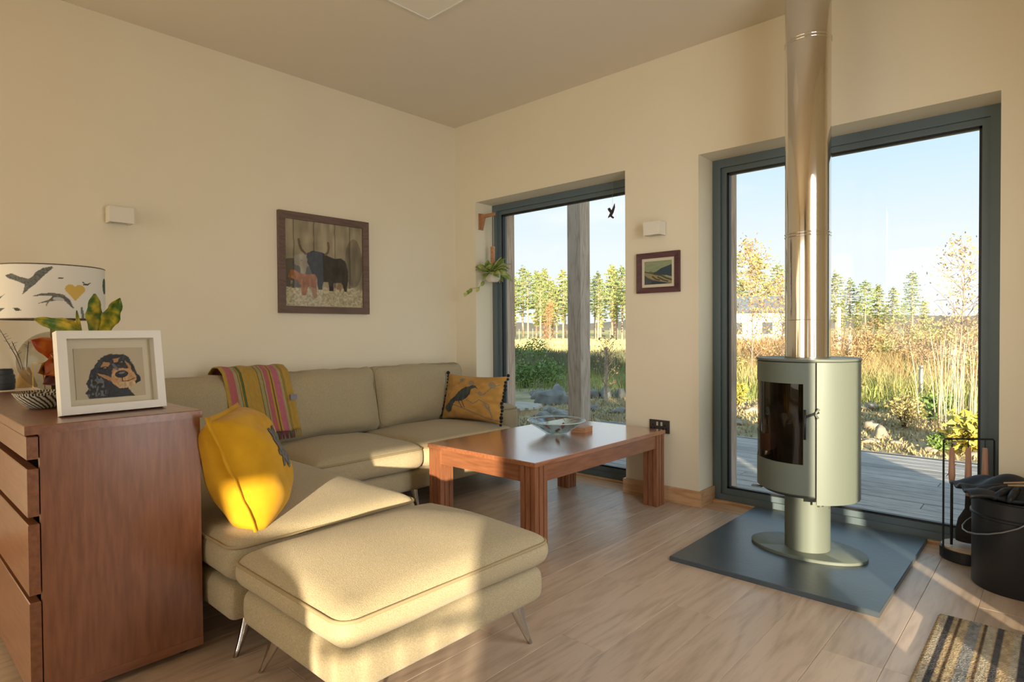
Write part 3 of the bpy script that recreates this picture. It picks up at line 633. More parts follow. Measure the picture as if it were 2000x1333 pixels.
PR = thing('glass_dome', 'clear faceted glass cover at the left edge of the dresser', 'glass dome', (hp.x-.05, hp.y, DT))
MB().lathe([(.085, .0), (.10, .12), (.075, .19), (.0, .235)], (hp.x-.05, hp.y, DT), 6, False).build('facets', glassmat('cloche_glass', (.9, .93, .93), .12), PR)
MB().lathe([(0, 0), (.084, 0), (.084, .004), (0, .004)], (hp.x-.05, hp.y, DT), 6, False).build('base', mat('cork', (.38, .28, .18), .8), PR)

# ================================================================== WALL THINGS
def frame_on_wall(root, a, b, axis, wd, dp, m, prof=.006):
    """four mitred frame bars; a,b lower-left/upper-right in (along, z), wall plane at 0"""
    (u0, z0), (u1, z1) = a, b
    def P(u, d, z): return (d, u, z) if axis == 'x' else (u, -d, z)
    for q in ([(u0, z0), (u1, z0), (u1-wd, z0+wd), (u0+wd, z0+wd)], [(u1, z0), (u1, z1), (u1-wd, z1-wd), (u1-wd, z0+wd)], [(u1, z1), (u0, z1), (u0+wd, z1-wd), (u1-wd, z1-wd)], [(u0, z1), (u0, z0), (u0+wd, z0+wd), (u0+wd, z1-wd)]):
        v = [P(u, .001, z) for u, z in q]+[P(u, dp if i < 2 else dp-prof, z) for i, (u, z) in enumerate(q)]
        MB().add(v, [(3, 2, 1, 0), (4, 5, 6, 7)]+[(i, (i+1) % 4, 4+(i+1) % 4, 4+i) for i in range(4)]).build('frame_bar', m, root)
BROWN = wood('dark_brown_frame', (.15, .092, .07), (.11, .065, .05), .45, 'y', 8., .05)
cy0, cy1, cz0, cz1 = -1.605, -.902, 1.231, 1.918
CPIC = thing('highland_cattle_picture', 'brown framed picture of a dark highland cow with ginger calf', 'picture', (0, (cy0+cy1)/2, cz0))
frame_on_wall(CPIC, (cy0, cz0), (cy1, cz1), 'x', .048, .032, BROWN)
def cow_paint(u, v):
    n = vnoise(u, v, 26, 4, 1); n2 = vnoise(u, v, 10, 10, 2); c = np.array((.36, .30, .20))*(.55+.5*n+.35*n2)[:, None]
    for q in (.1, .35, .62, .82): c[np.abs(u-q-.01*n2) < .008] *= .55
    g = v < .20+.05*vnoise(u, v, 40, 6, 3); c[g] = np.array((.52, .45, .30))*(.6+.7*vnoise(u, v, 60, 60, 4))[g][:, None]
    dk = ell(.1, .38, .25, .17, u, v) & (vnoise(u, v, 14, 14, 8) > .3); c[dk] *= .4; dk = ell(.88, .55, .12, .3, u, v); c[dk] *= .6
    body = [(.26, .62), (.34, .66), (.46, .65), (.54, .61), (.62, .585), (.70, .60), (.76, .57), (.795, .47), (.80, .36), (.79, .27), (.78, .19), (.74, .19), (.73, .27), (.70, .30), (.60, .29), (.60, .19), (.55, .19), (.53, .30), (.47, .30), (.45, .20), (.40, .20), (.39, .34), (.32, .40), (.27, .52)]
    uu = u+.012*(vnoise(u, v, 50, 50, 6)-.5); m_ = inpoly(body, uu, v); c[m_] = np.array((.030, .026, .022))*(.6+.9*vnoise(u, v, 50, 20, 7))[m_][:, None]
    for P in ([(.25, .615), (.20, .66), (.175, .72), (.168, .775)], [(.50, .625), (.535, .66), (.545, .72), (.535, .77)]): put(c, stroke(P, .014, u, v), (.15, .10, .065))
    calf = [(.04, .36), (.07, .42), (.11, .42), (.18, .38), (.28, .375), (.36, .385), (.385, .34), (.385, .12), (.355, .12), (.34, .22), (.28, .23), (.25, .13), (.20, .13), (.19, .24), (.14, .30), (.08, .32), (.045, .33)]
    m_ = inpoly(calf, uu, v); c[m_] = np.array((.36, .14, .05))*(.65+.7*vnoise(u, v, 50, 30, 8))[m_][:, None]
    m_ = inpoly([(.34, .10), (.31, .22), (.38, .22), (.39, .1)], uu, v); c[m_] = (.36, .20, .09); m_ = inpoly([(.64, .22), (.66, .30), (.71, .30), (.70, .2)], uu, v); c[m_] = (.30, .19, .09)
    return c
i_ = .048
grid_object('print', lambda u, v: (np.full_like(u, .012), cy0+i_+(cy1-cy0-2*i_)*u, cz0+i_+(cz1-cz0-2*i_)*v), cow_paint, 190, 190, ART, CPIC)
MB().box((.016, cy0+i_-.002, cz0+i_-.002), (.019, cy1-i_+.002, cz1-i_+.002)).build('glazing', glassmat('print_glass', (.98, .98, .97), .16), CPIC)

PURP = wood('plum_frame', (.105, .042, .048), (.07, .028, .032), .45, 'x', 8., .05)
lx0, lx1, lz0, lz1 = 1.792, 2.098, 1.340, 1.600
LPIC = thing('small_landscape_picture', 'small plum framed hillside landscape between the windows', 'picture', ((lx0+lx1)/2, 0, lz0))
frame_on_wall(LPIC, (lx0, lz0), (lx1, lz1), 'y', .036, .022, PURP)
MB().box((lx0+.03, -.010, lz0+.03), (lx1-.03, -.0015, lz1-.03)).build('mount', mat('cream_mount', (1, 1, 1)), LPIC)
def land_paint(u, v):
    n = vnoise(u, v, 8, 20, 2); c = np.empty((len(u), 3)); c[:] = (.27, .31, .18); c *= (.9+.2*n)[:, None]
    m_ = inpoly([(.25, .48), (.45, .55), (.62, .68), (.8, .74), (1, .82), (1, 0), (0, 0)], u, v); c[m_] = (.045, .070, .085)
    m_ = inpoly([(0, .62), (.12, .56), (.3, .52), (.55, .42), (.75, .36), (1, .30), (1, 0), (0, 0)], u, v); c[m_] = (.30, .25, .135)
    for P, w_, q in (([(0, .56), (.2, .50), (.4, .42), (.6, .36)], .02, (.06, .08, .04)), ([(.2, .56), (.4, .46), (.6, .40)], .015, (.05, .07, .04)), ([(.6, .38), (.8, .24), (1, .15)], .03, (.06, .08, .05)), ([(.5, .3), (.7, .16), (.85, .1)], .03, (.09, .08, .05)), ([(.78, .36), (1, .25)], .015, (.40, .38, .25)), ([(.3, .34), (.42, .22), (.55, .17)], .03, (.12, .07, .04))): put(c, stroke(P, w_, u, v), q)
    m_ = inpoly([(0, .42), (.12, .30), (.3, .20), (.55, .12), (.9, .03), (1, 0), (0, 0)], u, v); c[m_] = (.075, .085, .085)
    put(c, inpoly([(.25, .14), (.5, .12), (.8, .04), (.8, 0), (.25, 0)], u, v), (.04, .055, .06)); return c
grid_object('print', lambda u, v: (lx0+.055+(lx1-lx0-.11)*u, np.full_like(u, -.0108), lz0+.055+(lz1-lz0-.11)*v), land_paint, 90, 80, ART, LPIC)
def sconce(name, label, c, n):
    """square plaster up-down wall light: back plate, hollow box, lamp"""
    t = thing(name, label, 'wall light', c, group='square white wall lights'); n = Vector(n); s_ = Vector((abs(n.y), abs(n.x), 0)); hw, d, h = .058, .085, .042
    def bx_(a0, a1, d0, d1, z0, z1, nm, m_):
        p = Vector(c)+s_*a0+n*d0; q = Vector(c)+s_*a1+n*d1
        MB().box((min(p.x, q.x), min(p.y, q.y), c[2]+z0), (max(p.x, q.x), max(p.y, q.y), c[2]+z1)).build(nm, m_, t)
    WP = mat('sconce_plaster', (.78, .73, .62), .8)
    bx_(-hw, hw, d-.012, d, -h, h, 'front_face', WP); bx_(-hw, -hw+.012, .006, d-.012, -h, h, 'side_face', WP); bx_(hw-.012, hw, .006, d-.012, -h, h, 'side_face', WP)
    bx_(-hw+.006, hw-.006, .0006, .006, -h+.004, h-.004, 'back_plate', WP); bx_(-hw+.012, hw-.012, .006, d-.012, -.006, .006, 'lamp_plate', mat('sconce_grey', (.30, .29, .27), .6))
    return t
p = at(221, 423, 0, .0); sconce('wall_light', 'white square wall light on the left wall above the sofa', (0, p.y+.02, p.z), (1, 0, 0))
p = at(1285, 449, 1, 0); sconce('wall_light', 'white square wall light above the small landscape picture', (p.x, 0, p.z), (0, -1, 0))
sconce('wall_light', 'white square wall light at the right of the garden door', (3.862, 0, p.z), (0, -1, 0))
# socket
p = at(1289, 829, 1, 0)
SK = thing('power_socket', 'black double power socket on the wall behind coffee table', 'socket', (p.x, 0, p.z-.02))
MB().box((p.x-.07, -.011, p.z-.055), (p.x+.07, -.0006, p.z+.028)).build('plate', mat('socket_bronze', (.045, .038, .033), .45), SK)
for s_ in (-.018, .012): MB().box((p.x+s_, -.015, p.z-.008), (p.x+s_+.011, -.0115, p.z+.016)).build('rocker_switch', mat('rocker_cream', (.55, .48, .36), .5), SK)
for s_ in (-.045, .040):
    for dx, dz in ((0, -.005), (-.011, -.025), (.011, -.025)): MB().box((p.x+s_+dx-.004, -.0122, p.z+dz-.006), (p.x+s_+dx+.004, -.0113, p.z+dz+.006)).build('pin_hole', DARK, SK)

# bracket and hanging plant in the left reveal of the first window
RXV = W1[0]
BK = thing('wooden_bracket', 'small wooden bracket fixed to the window reveal', 'bracket', (RXV+.01, .09, 2.06)); zb = 2.160
WB = wood('bracket_wood', (.50, .25, .12), (.38, .17, .08), .5, 'x', 9.)
zb = 2.075
MB().prism([(.012, zb), (.012, zb-.115), (.030, zb-.115), (.055, zb-.028), (.17, zb-.024), (.17, zb)], 0, .018, Matrix(((1, 0, 0, RXV), (0, 0, 1, .05), (0, 1, 0, 0), (0, 0, 0, 1)))).build('arm', WB, BK)
MB().box((RXV+.0006, .035, zb-.125), (RXV+.012, .083, zb+.01)).build('wall_plate', WB, BK)
HX, HY = RXV+.135, .066
HP = thing('hanging_plant', 'trailing variegated houseplant in a white pot hung in the window', 'hanging plant', (HX, HY, 1.50))
CORD = mat('cord_cream', (.60, .50, .36), .9)
MB().tube([(HX, HY-.006, zb+.004), (HX, HY-.006, 1.80)], .0022, 5).build('cord', CORD, HP); MB().tube([(HX+.006, HY+.006, zb+.004), (HX+.006, HY+.006, 1.80)], .0022, 5).build('cord', CORD, HP)
MB().box((HX-.014, HY-.012, 1.60), (HX+.016, HY+.012, 1.80)).build('wooden_hanger', WB, HP)
PZ = 1.505
MB().lathe([(0, 0), (.040, 0), (.062, .03), (.068, .075), (.064, .078), (.058, .035), (0, .02)], (HX, HY, PZ), 24, False).build('pot', mat('pot_cream', (.72, .66, .55), .5), HP, 'auto')
HL = [mat('pothos_green', (.34, .42, .10), .5, scale=30, col2=(.16, .25, .05)), mat('pothos_lime', (.62, .62, .24), .5, scale=30, col2=(.36, .42, .12))]
for k in range(62):
    a = random.uniform(0, 6.28); el = random.uniform(-.35, 1.1); d = Vector((math.cos(a)*math.cos(el), math.sin(a)*math.cos(el)*.8, math.sin(el))); s0 = Vector((HX, HY, PZ+.075))+Vector((d.x*.045, d.y*.045, 0))
    if s0.x+d.x*.1 < RXV+.02: d.x = abs(d.x)*.4
    y = d.normalized(); z = Vector((0, 0, 1)); z = (z-y*z.dot(y)).normalized(); z = (z+Vector((random.uniform(-.6, .6), random.uniform(-1.2, .2), 0))).normalized(); z = (z-y*z.dot(y)).normalized(); x = y.cross(z)
    if y.y > 0: s0.y -= .01
    c0 = s0+y*random.uniform(.0, .06)
    leaf(Matrix(((x.x, y.x, z.x, c0.x), (x.y, y.y, z.y, c0.y), (x.z, y.z, z.z, c0.z), (0, 0, 0, 1))), random.uniform(.07, .115), random.uniform(.04, .06), HL[random.random() < .5], -.35, 0, 5, 'leaf', HP)
TR_ = [Vector((HX, HY-.05, PZ+.07)), Vector((HX-.01, HY-.10, PZ+.0)), Vector((HX-.03, HY-.13, PZ-.05)), Vector((HX-.05, HY-.20, PZ-.06)), Vector((HX-.06, HY-.24, PZ-.09))]
MB().tube(TR_, .002, 5).build('trailing_stem', HL[0], HP)
for k, q in enumerate(TR_[1:]+[TR_[3]*.5+TR_[4]*.5]):
    y = Vector((random.uniform(-.4, .4), -.5, -.7)).normalized(); z = (Vector((.6, -.8, .2))); z = (z-y*z.dot(y)).normalized(); x = y.cross(z)
    leaf(Matrix(((x.x, y.x, z.x, q.x), (x.y, y.y, z.y, q.y), (x.z, y.z, z.z, q.z), (0, 0, 0, 1))), .045, .032, HL[k % 2], -.2, 0, 5, 'leaf', HP)

# bird ornament hung in the window on a thread
p = at(1194, 414, 1, FR-.03)
BO = thing('hanging_bird', 'small dark bird ornament hanging on a thread in the window', 'ornament', (p.x, p.y, p.z))
bm = [(-.012, .035), (.002, .01), (.012, .03), (.024, .062), (.026, .03), (.016, -.006), (.004, -.03), (.020, -.048), (.012, -.056), (-.010, -.036), (-.022, -.046), (-.022, -.036), (-.008, -.008), (-.022, .014), (-.026, .030)]
MB().prism([(a*1.15, b*.9) for a, b in bm], -.003, .003, Matrix(((1, 0, 0, p.x), (0, 0, 1, p.y), (0, 1, 0, p.z), (0, 0, 0, 1)))).build('body', mat('bird_iron', (.03, .035, .035), .5), BO)
MB().tube([(p.x+.01, p.y, p.z+.02), (p.x+.01, p.y, WT-.0006)], .0007, 4).build('thread', CORD, BO)

# ================================================================== COFFEE TABLE
T0x, T1x, T0y, T1y, TH = 1.243, 2.035, -1.352, -.085, .470
CT = thing('coffee_table', 'walnut coffee table with grooved square legs in front of sofa', 'table', ((T0x+T1x)/2, (T0y+T1y)/2, 0))
WTOP = wood('walnut_table_top', (.36, .14, .062), (.24, .085, .036), .16, 'y', 5., .03, .6, False, 1.)
MB().cbox((T0x, T0y, TH-.022), (T1x, T1y, TH), .003).build('tabletop', WTOP, CT)
for x0, x1, y0, y1, m_ in ((T0x+.10, T1x-.10, T0y+.012, T0y+.034, WALX), (T0x+.10, T1x-.10, T1y-.034, T1y-.012, WALX), (T0x+.012, T0x+.034, T0y+.10, T1y-.10, WALY), (T1x-.034, T1x-.012, T0y+.10, T1y-.10, WALY)):
    MB().box((x0, y0, TH-.105), (x1, y1, TH-.022)).build('apron', m_, CT)
for sx_, lx in ((-1, T0x+.006), (1, T1x-.006-.094)):
    for sy_, ly in ((-1, T0y+.006), (1, T1y-.006-.094)):
        a = .094; g = .005; h0 = .026; h1 = .034; P = []
        # square with a groove near two thirds of each face
        def side(p0, d, nrm): return [p0+d*t+nrm*k for t, k in ((0, 0), (h0, 0), (h0, -g), (h1, -g), (h1, 0), (a-h1, 0), (a-h1, -g), (a-h0, -g), (a-h0, 0))]
        V2 = lambda x, y: Vector((x, y))
        for p0, d, nr in ((V2(lx, ly), V2(1, 0), V2(0, -1)), (V2(lx+a, ly), V2(0, 1), V2(1, 0)), (V2(lx+a, ly+a), V2(-1, 0), V2(0, 1)), (V2(lx, ly+a), V2(0, -1), V2(-1, 0))): P += side(p0, d, nr)
        MB().prism([(q.x, q.y) for q in P], 0, TH-.022).build('leg', WALZ, CT)

# glass bowl
gx, gy = 1.602, -.640
GB = thing('glass_bowl', 'wide clear glass bowl with rust-red motifs on the coffee table', 'bowl', (gx, gy, TH))
GBM = mat('bowl_glass', (.88, .95, .93), .06, trans=.85, spec=.6)
pr_ = [(0, .001), (.062, .001), (.075, .012), (.165, .070), (.176, .079), (.178, .083), (.172, .083), (.160, .075), (.072, .020), (.058, .010), (0, .010)]
MB().lathe(pr_, (gx, gy, TH), 48, False).build('glass', glassmat('bowl_glass_thin', (.86, .93, .92), .3, .12, .60), GB, 'auto')
MB().tube([(gx+.177*math.cos(a), gy+.177*math.sin(a), TH+.083) for a in np.linspace(0, 6.2832, 48, endpoint=False)], .003, 6, True).build('rim', mat('glass_rim', (.45, .56, .56), .1), GB, True)
RUST = mat('rust_motif', (.36, .07, .03), .4, var=.4, scale=60)
for a0 in (-2.0, -.9, .5, 1.7, 2.9):
    v = []; f = []; n = 10
    for i in range(n+1):
        t = i/n; r = .070+.048*t; z = .0165+.0315*t+.0035; hw = .13*math.sin(math.pi*(.15+.8*t))*(1+.5*math.sin(i*2.4)); v += [(gx+r*math.cos(a0-hw+.15*t), gy+r*math.sin(a0-hw+.15*t), TH+z), (gx+r*math.cos(a0+hw+.15*t), gy+r*math.sin(a0+hw+.15*t), TH+z)]
    for i in range(n): f.append((2*i, 2*i+1, 2*i+3, 2*i+2))
    o = MB().add(v, f).build('painted_motif', RUST, GB); k = o.modifiers.new('thick', 'SOLIDIFY'); k.thickness = .001
    for q in (-.3, .25): MB().tube([(gx+.132*math.cos(a0+q*.5), gy+.132*math.sin(a0+q*.5), TH+.062), (gx+.15*math.cos(a0+q), gy+.15*math.sin(a0+q), TH+.074), (gx+.158*math.cos(a0+q*1.8), gy+.158*math.sin(a0+q*1.8), TH+.079)], .0014, 5).build('painted_tendril', RUST, GB)
cx, cy = 1.665, -.465
CSW = wood('coaster_wood', (.55, .30, .16), (.40, .20, .10), .5, 'x', 12., .1)
for k in range(4):
    M = Matrix.Translation((cx+random.uniform(-.002, .002), cy, TH+.0005+k*.0078)) @ Matrix.Rotation(math.radians(8+random.uniform(-3, 3)), 4, 'Z')
    o = MB().box((-.05, -.05, 0), (.05, .05, .0068), M).build('coaster', CSW); ctr(o)
    tag(o, ('wooden coaster at the bottom of the stack beside glass bowl', 'wooden coaster second from the bottom of the stack', 'wooden coaster third from the bottom of the stack', 'topmost wooden coaster in the stack beside glass bowl')[k], 'coaster', 'coasters on the coffee table')

# ================================================================== STOVE
hearth = tag(ctr(MB().cbox((2.502, -.915, 0.0005), (3.372, FR-.032, .022), .003).build('hearth_slab', SLATE)), 'dark slate hearth slab under the wood stove', 'hearth')
ST = (2.962, -.392); HZ = .022
SV = thing('wood_stove', 'grey-green pedestal wood stove with curved glass door and steel flue', 'stove', (ST[0], ST[1], HZ))
c3 = (ST[0], ST[1], 0)
MB().lathe([(.0, .0225), (1, .0225), (1, .034), (.985, .0365), (0, .0365)], c3, 64, False, .262, .175).build('base_plate', STOVE, SV, 'auto')
MB().lathe([(.101, .037), (.101, .31)], c3, 40).build('pedestal', STOVE, SV, 'auto')
R = .227; A0 = math.radians(-133); rad = math.radians
Z0, Z1 = .318, .948
MB().lathe([(.10, Z0), (R-.03, Z0), (R-.012, Z0+.012), (R-.012, Z1), (0, Z1)], c3, 64, False).build('firebox', mat('stove_inner', (.045, .047, .043), .6), SV, 'auto')
MB().lathe([(0, Z1+.001), (R+.002, Z1+.001), (R+.004, Z1+.006), (R+.002, Z1+.012), (0, Z1+.012)], c3, 72, False).build('top_plate', STOVE, SV, 'auto')
def shell(a, b, z0, z1, r0, r1, n=24): 
    return MB().lathe([(r0, z0), (r1, z0), (r1, z1), (r0, z1), (r0, z0)], c3, n, False, 1, 1, rad(a), rad(b)).add([], [])
def closed_shell(a, b, z0, z1, r0, r1, n=24):
    m = MB(); v = []; f = []
    for i in range(n+1):
        t = rad(a+(b-a)*i/n)
        for r, z in ((r0, z0), (r1, z0), (r1, z1), (r0, z1)): v.append((c3[0]+r*math.cos(t), c3[1]+r*math.sin(t), z))
    for i in range(n):
        for k in range(4): f.append((i*4+k, i*4+(k+1) % 4, i*4+4+(k+1) % 4, i*4+4+k))
    f += [(3, 2, 1, 0), tuple(n*4+k for k in range(4))]
    return m.add(v, f)
closed_shell(-64, 158, .300, Z1-.002, R-.011, R, 56).build('side_panel', STOVE, SV, 'auto')
GZ0, GZ1 = .478, .848
door = closed_shell(-200.5, -66, GZ1, Z1-.004, R-.011, R, 36).build('door', STOVE, SV, 'auto')
closed_shell(-200.5, -66, .338, GZ0, R-.011, R, 36).build('door_lower_rail', STOVE, door, 'auto')
closed_shell(-78, -66, GZ0, GZ1, R-.011, R, 6).build('door_stile', STOVE, door, 'auto'); closed_shell(-200.5, -188, GZ0, GZ1, R-.011, R, 6).build('door_stile', STOVE, door, 'auto')
closed_shell(-188, -78, GZ0, GZ1, R-.006, R-.002, 36).build('glass', glassmat('stove_glass', (.55, .50, .45), .20), door, 'auto')
closed_shell(-188, -78, GZ0-.06, GZ1+.02, R-.10, R-.09, 30).build('firebrick_lining', mat('vermiculite', (.16, .12, .085), .9, var=.4, scale=14), SV)
for k, (a, z) in enumerate(((-150, .50), (-120, .50), (-135, .545))):
    q = Vector((c3[0]+.17*math.cos(rad(a)), c3[1]+.17*math.sin(rad(a)), z)); d = Vector((-math.sin(rad(a)), math.cos(rad(a)), .15))*.05
    MB().tube([q-d, q+d], .024, 9).build('log', wood('log_wood', (.32, .20, .11), (.15, .09, .05), .9, 'x', 9.), SV, 'auto')
hA = rad(-76); hq = lambda r, z, a=hA: (c3[0]+r*math.cos(a), c3[1]+r*math.sin(a), z)
MB().tube([hq(R+.028, .60), hq(R+.028, .735)], .006, 8).build('handle', BLACK, door, True)
MB().tube([hq(R+.028, .700), hq(R+.012, .712, rad(-69)), hq(R+.004, .722, rad(-62))], .005, 6).build('handle_arm', BLACK, door, True)
MB().tube([hq(R+.006, .695, rad(-63)), hq(R+.007, .715, rad(-66)), hq(R+.006, .738, rad(-62))], .006, 6).build('latch', STOVE, door, True)
for a, l in ((-58, .040), (-40, .048)):
    k = rad(a); MB().lathe([(.005, 0), (.005, l-.008), (.011, l-.007), (.011, l), (0, l)], (c3[0]+.17*math.cos(k), c3[1]+.17*math.sin(k), .318-l), 10).build('air_control_pin', CHROME, SV, 'auto')
MB().box((hq(.225, 0, rad(-150))[0]-.03, hq(.225, 0, rad(-150))[1]-.012, .319), (hq(.225, 0, rad(-150))[0]+.02, hq(.225, 0, rad(-150))[1]+.012, .325)).build('ash_lever', STOVE, SV)
MB().lathe([(.101, Z1+.013), (.101, H-.0006)], c3, 64, False).build('flue_pipe', STEEL, SV, True)['label'] = 'polished stainless flue pipe'
for z in (1.552, 2.478):
    for dz in (-.008, .006): MB().lathe([(.1012, dz-.004), (.1045, dz), (.1012, dz+.004)], (ST[0], ST[1], z), 64, False).build('flue_band', STEEL, SV, True)
MB().lathe([(.1011, -.002), (.1022, 0), (.1011, .002)], (ST[0], ST[1], 1.143), 64, False).build('flue_seam', STEEL, SV, True)

# ================================================================== FIRESIDE TOOLS, BUCKET, MAT
tb = Vector((3.552, .035, 0)); TD = Vector((.80, .60, 0)); 
FT = thing('fireside_tool_set', 'fireside tools with wooden handles hung on a black wire frame', 'fire tools', tb)
MB().lathe([(0, .0005), (.108, .0005), (.112, .004), (.112, .052), (.0, .052)], tb, 40, False).build('base', BLACK, FT, 'auto')
MB().lathe([(0, .0525), (.104, .0525), (.106, .062), (0, .063)], tb, 40, False).build('wooden_top', wood('pale_ash', (.62, .45, .30), (.50, .34, .21), .5, 'x', 7.), FT, 'auto')
fa, fb = tb-TD*.112, tb+TD*.112
MB().tube([fa+Vector((0, 0, .02)), fa+Vector((0, 0, .565)), fa+Vector((0, 0, .572))+TD*.006, fb+Vector((0, 0, .572))-TD*.006, fb+Vector((0, 0, .565)), fb+Vector((0, 0, .02))], .0042, 8).build('wire_frame', BLACK, FT)
PINKW = wood('tool_handle', (.50, .27, .17), (.40, .20, .12), .5, 'z', 8.)
for k, t in enumerate((-.075, -.002, .072)):
    q = tb+TD*t; nm = ('poker', 'brush', 'shovel')[k]; e_ = thing(nm, None, None, (0, 0, 0)); 
    e_.parent = FT; e_.location = q-tb
    for kk in ('label', 'category'):
        if kk in e_: del e_[kk]
    root = e_
    def B(m_, n_, mt, sm=True):
        o = m_.build(n_, mt, None, sm); me = o.data
        for vv in me.vertices: vv.co -= q
        o.parent = root; return o
    B(MB().tube([q+Vector((0, 0, .568)), q+Vector((0, 0, .53))], .002, 5), 'hook', BLACK)
    B(MB().lathe([(0, .36), (.010, .362), (.014, .40), (.010, .53), (0, .532)] if k == 0 else [(0, .30), (.011, .302), (.015, .36), (.010, .53), (0, .532)], q, 12, False), 'handle', PINKW)
    if k == 0: B(MB().tube([q+Vector((0, 0, .36)), q+Vector((0, 0, .068))], .006, 8), 'rod', BLACK)
    elif k == 1: B(MB().lathe([(.010, .30), (.012, .24), (.035, .19), (.045, .13), (.044, .085), (0, .085)], q, 16, False, 1.1, .8), 'bristles', mat('bristle_dark', (.030, .024, .020), .95, bump=.8, bscale=150))
    else:
        B(MB().tube([q+Vector((0, 0, .30)), q+Vector((0, 0, .18))], .005, 8), 'rod', BLACK); B(MB().box((q.x-.035, q.y-.004, .075), (q.x+.035, q.y+.004, .18)), 'blade', BLACK, False)
bc = (3.752, -.215, 0); BR_ = .166
BU = thing('coal_bucket', 'black metal bucket with wire handle beside the garden door', 'bucket', bc)
MB().lathe([(0, .0005), (BR_-.004, .0005), (BR_, .006), (BR_, .30), (BR_+.006, .304), (BR_+.006, .312), (BR_+.001, .316), (BR_+.001, .375), (BR_+.005, .379), (BR_+.001, .384), (BR_-.006, .382), (BR_-.006, .02), (0, .02)], bc, 56, False).build('body', BLACK, BU, 'auto')
hd = Vector((.62, -.78, 0)).normalized(); hs = Vector((hd.y, -hd.x, 0))
HA1 = Vector((bc[0], bc[1], .335))+Vector((.02, -1, 0)).normalized()*(BR_+.012)
MB().lathe([(0, 0), (.020, 0), (.020, .006), (.012, .010), (.012, .018), (0, .019)], (0, 0, 0), 18, False)
E1 = Vector((bc[0]+(BR_+.008)*math.cos(rad(-75)), bc[1]+(BR_+.008)*math.sin(rad(-75)), .335)); E2 = Vector((bc[0]+(BR_+.008)*math.cos(rad(105)), bc[1]+(BR_+.008)*math.sin(rad(105)), .335))
for a in (-75, 105):
    q = Vector((bc[0], bc[1], .335)); d = Vector((math.cos(rad(a)), math.sin(rad(a)), 0)); MB().tube([q+d*(BR_+.0005), q+d*(BR_+.010), q+d*(BR_+.011), q+d*(BR_+.016)], [.018, .018, .011, .011], 14).build('handle_boss', BLACK, BU)
mid = Vector((bc[0]-.205, bc[1]-.055, .222)); P = []
for k in range(13):
    t = k/12; a = rad(-75-180*t); rr = BR_+.014+.018*math.sin(math.pi*t); P.append(Vector((bc[0]+rr*math.cos(a), bc[1]+rr*math.sin(a), .335-.115*math.sin(math.pi*t)**.8)))
MB().tube(P, .0035, 8).build('wire_handle', mat('grey_wire', (.20, .20, .20), .4, .6), BU, True)
# heap of black cloth on the bucket, with kindling twigs
def cloth_fn(u, v):
    a = (u-.5)*.40; b = (v-.5)*.30; ca, sa = math.cos(.35), math.sin(.35); x = a*ca-b*sa; y = a*sa+b*ca
    r = np.hypot(x, y); z = .402+.040*np.exp(-((x+.0)/.11)**2-((y-.03)/.09)**2)+.010*np.sin(u*11+v*5)+.008*np.sin(v*17-u*6)-.10*np.clip(r-.165, 0, 1)
    return bc[0]-.015+x, bc[1]+y*1.0-.0, np.maximum(z, .388)
GL = thing('leather_gloves', 'crumpled black leather gloves lying on top of the bucket', 'gloves', (bc[0], bc[1], .388))
o = grid_object('folded_leather', cloth_fn, lambda u, v: np.tile((.014, .014, .016), (len(u), 1)), 40, 30, mat('black_leather', (.014, .015, .018), .5, spec=.4), GL); sm = o.modifiers.new('thick', 'SOLIDIFY'); sm.thickness = .014; sm.offset = 1
for k in range(4):
    a = rad(-150+k*17); q = Vector((bc[0]+.06*math.cos(a), bc[1]+.06*math.sin(a)-.02, .430)); d = Vector((math.cos(a), math.sin(a), -.12)); MB().tube([q, q+d*.05, q+d*.09+Vector((0, 0, -.006)), q+d*.118+Vector((0, 0, -.014))], [.014, .014, .013, .008], 10).build('glove_finger', MATS['black_leather'], GL, True)
for k, (a, b) in enumerate((((3.70, -.30, .452), (3.90, -.27, .468)), ((3.715, -.325, .449), (3.92, -.31, .463)))):
    a, b = Vector(a), Vector(b); m_ = (a+b)/2+Vector((0, .006, .006)); o = MB().tube([a, m_, b], [.0035, .005, .004], 7).tube([m_, m_+Vector((.03, -.02, .006))], [.003, .0018], 6).build('kindling_twig', mat('twig_tan', (.42, .27, .14), .8), None, True); ctr(o)
    tag(o, ('tan kindling twig on the bucket, the one nearer the window', 'tan kindling twig on the bucket, the one nearer the mat')[k], 'twig', 'twigs on the bucket')
# striped mat
RX0, RX1, RY0, RY1 = 3.535, 4.20, -1.95, -.735
RG = thing('striped_mat', 'striped doormat in tan, grey and charcoal on oak floor', 'mat', ((RX0+RX1)/2, (RY0+RY1)/2, 0))
def rug_paint(u, v):
    c = np.empty((len(u), 3)); c[:] = (.44, .33, .20); s_ = (u*(RX1-RX0)/.215) % 1
    for a, b, q in ((.06, .14, (.42, .36, .27)), (.14, .24, (.075, .072, .075)), (.30, .34, (.12, .08, .05)), (.34, .44, (.46, .36, .22)), (.46, .60, (.25, .25, .24)), (.66, .70, (.12, .08, .05)), (.70, .80, (.44, .38, .28)), (.82, .91, (.085, .08, .082))): c[(s_ > a) & (s_ < b)] = q
    c[u < .02] = (.44, .32, .18); c *= (.75+.5*vnoise(u, v, 60, 62, 3))[:, None]; return c
PILE = mat('looped_pile', (1, 1, 1), .95, attr='art', bump=.9, bscale=170, spec=.1)
def rug_fn(u, v):
    ed = np.minimum(np.minimum(u*(RX1-RX0), (1-u)*(RX1-RX0)), np.minimum(v, 1-v)*(RY1-RY0))
    z = .002+.009*np.clip(ed/.008, 0, 1)**.5+.0014*np.sin(v*620)*np.sin(u*300)
    return RX0+(RX1-RX0)*u+.002*np.sin(v*330)*(u < .02), RY0+(RY1-RY0)*v, z
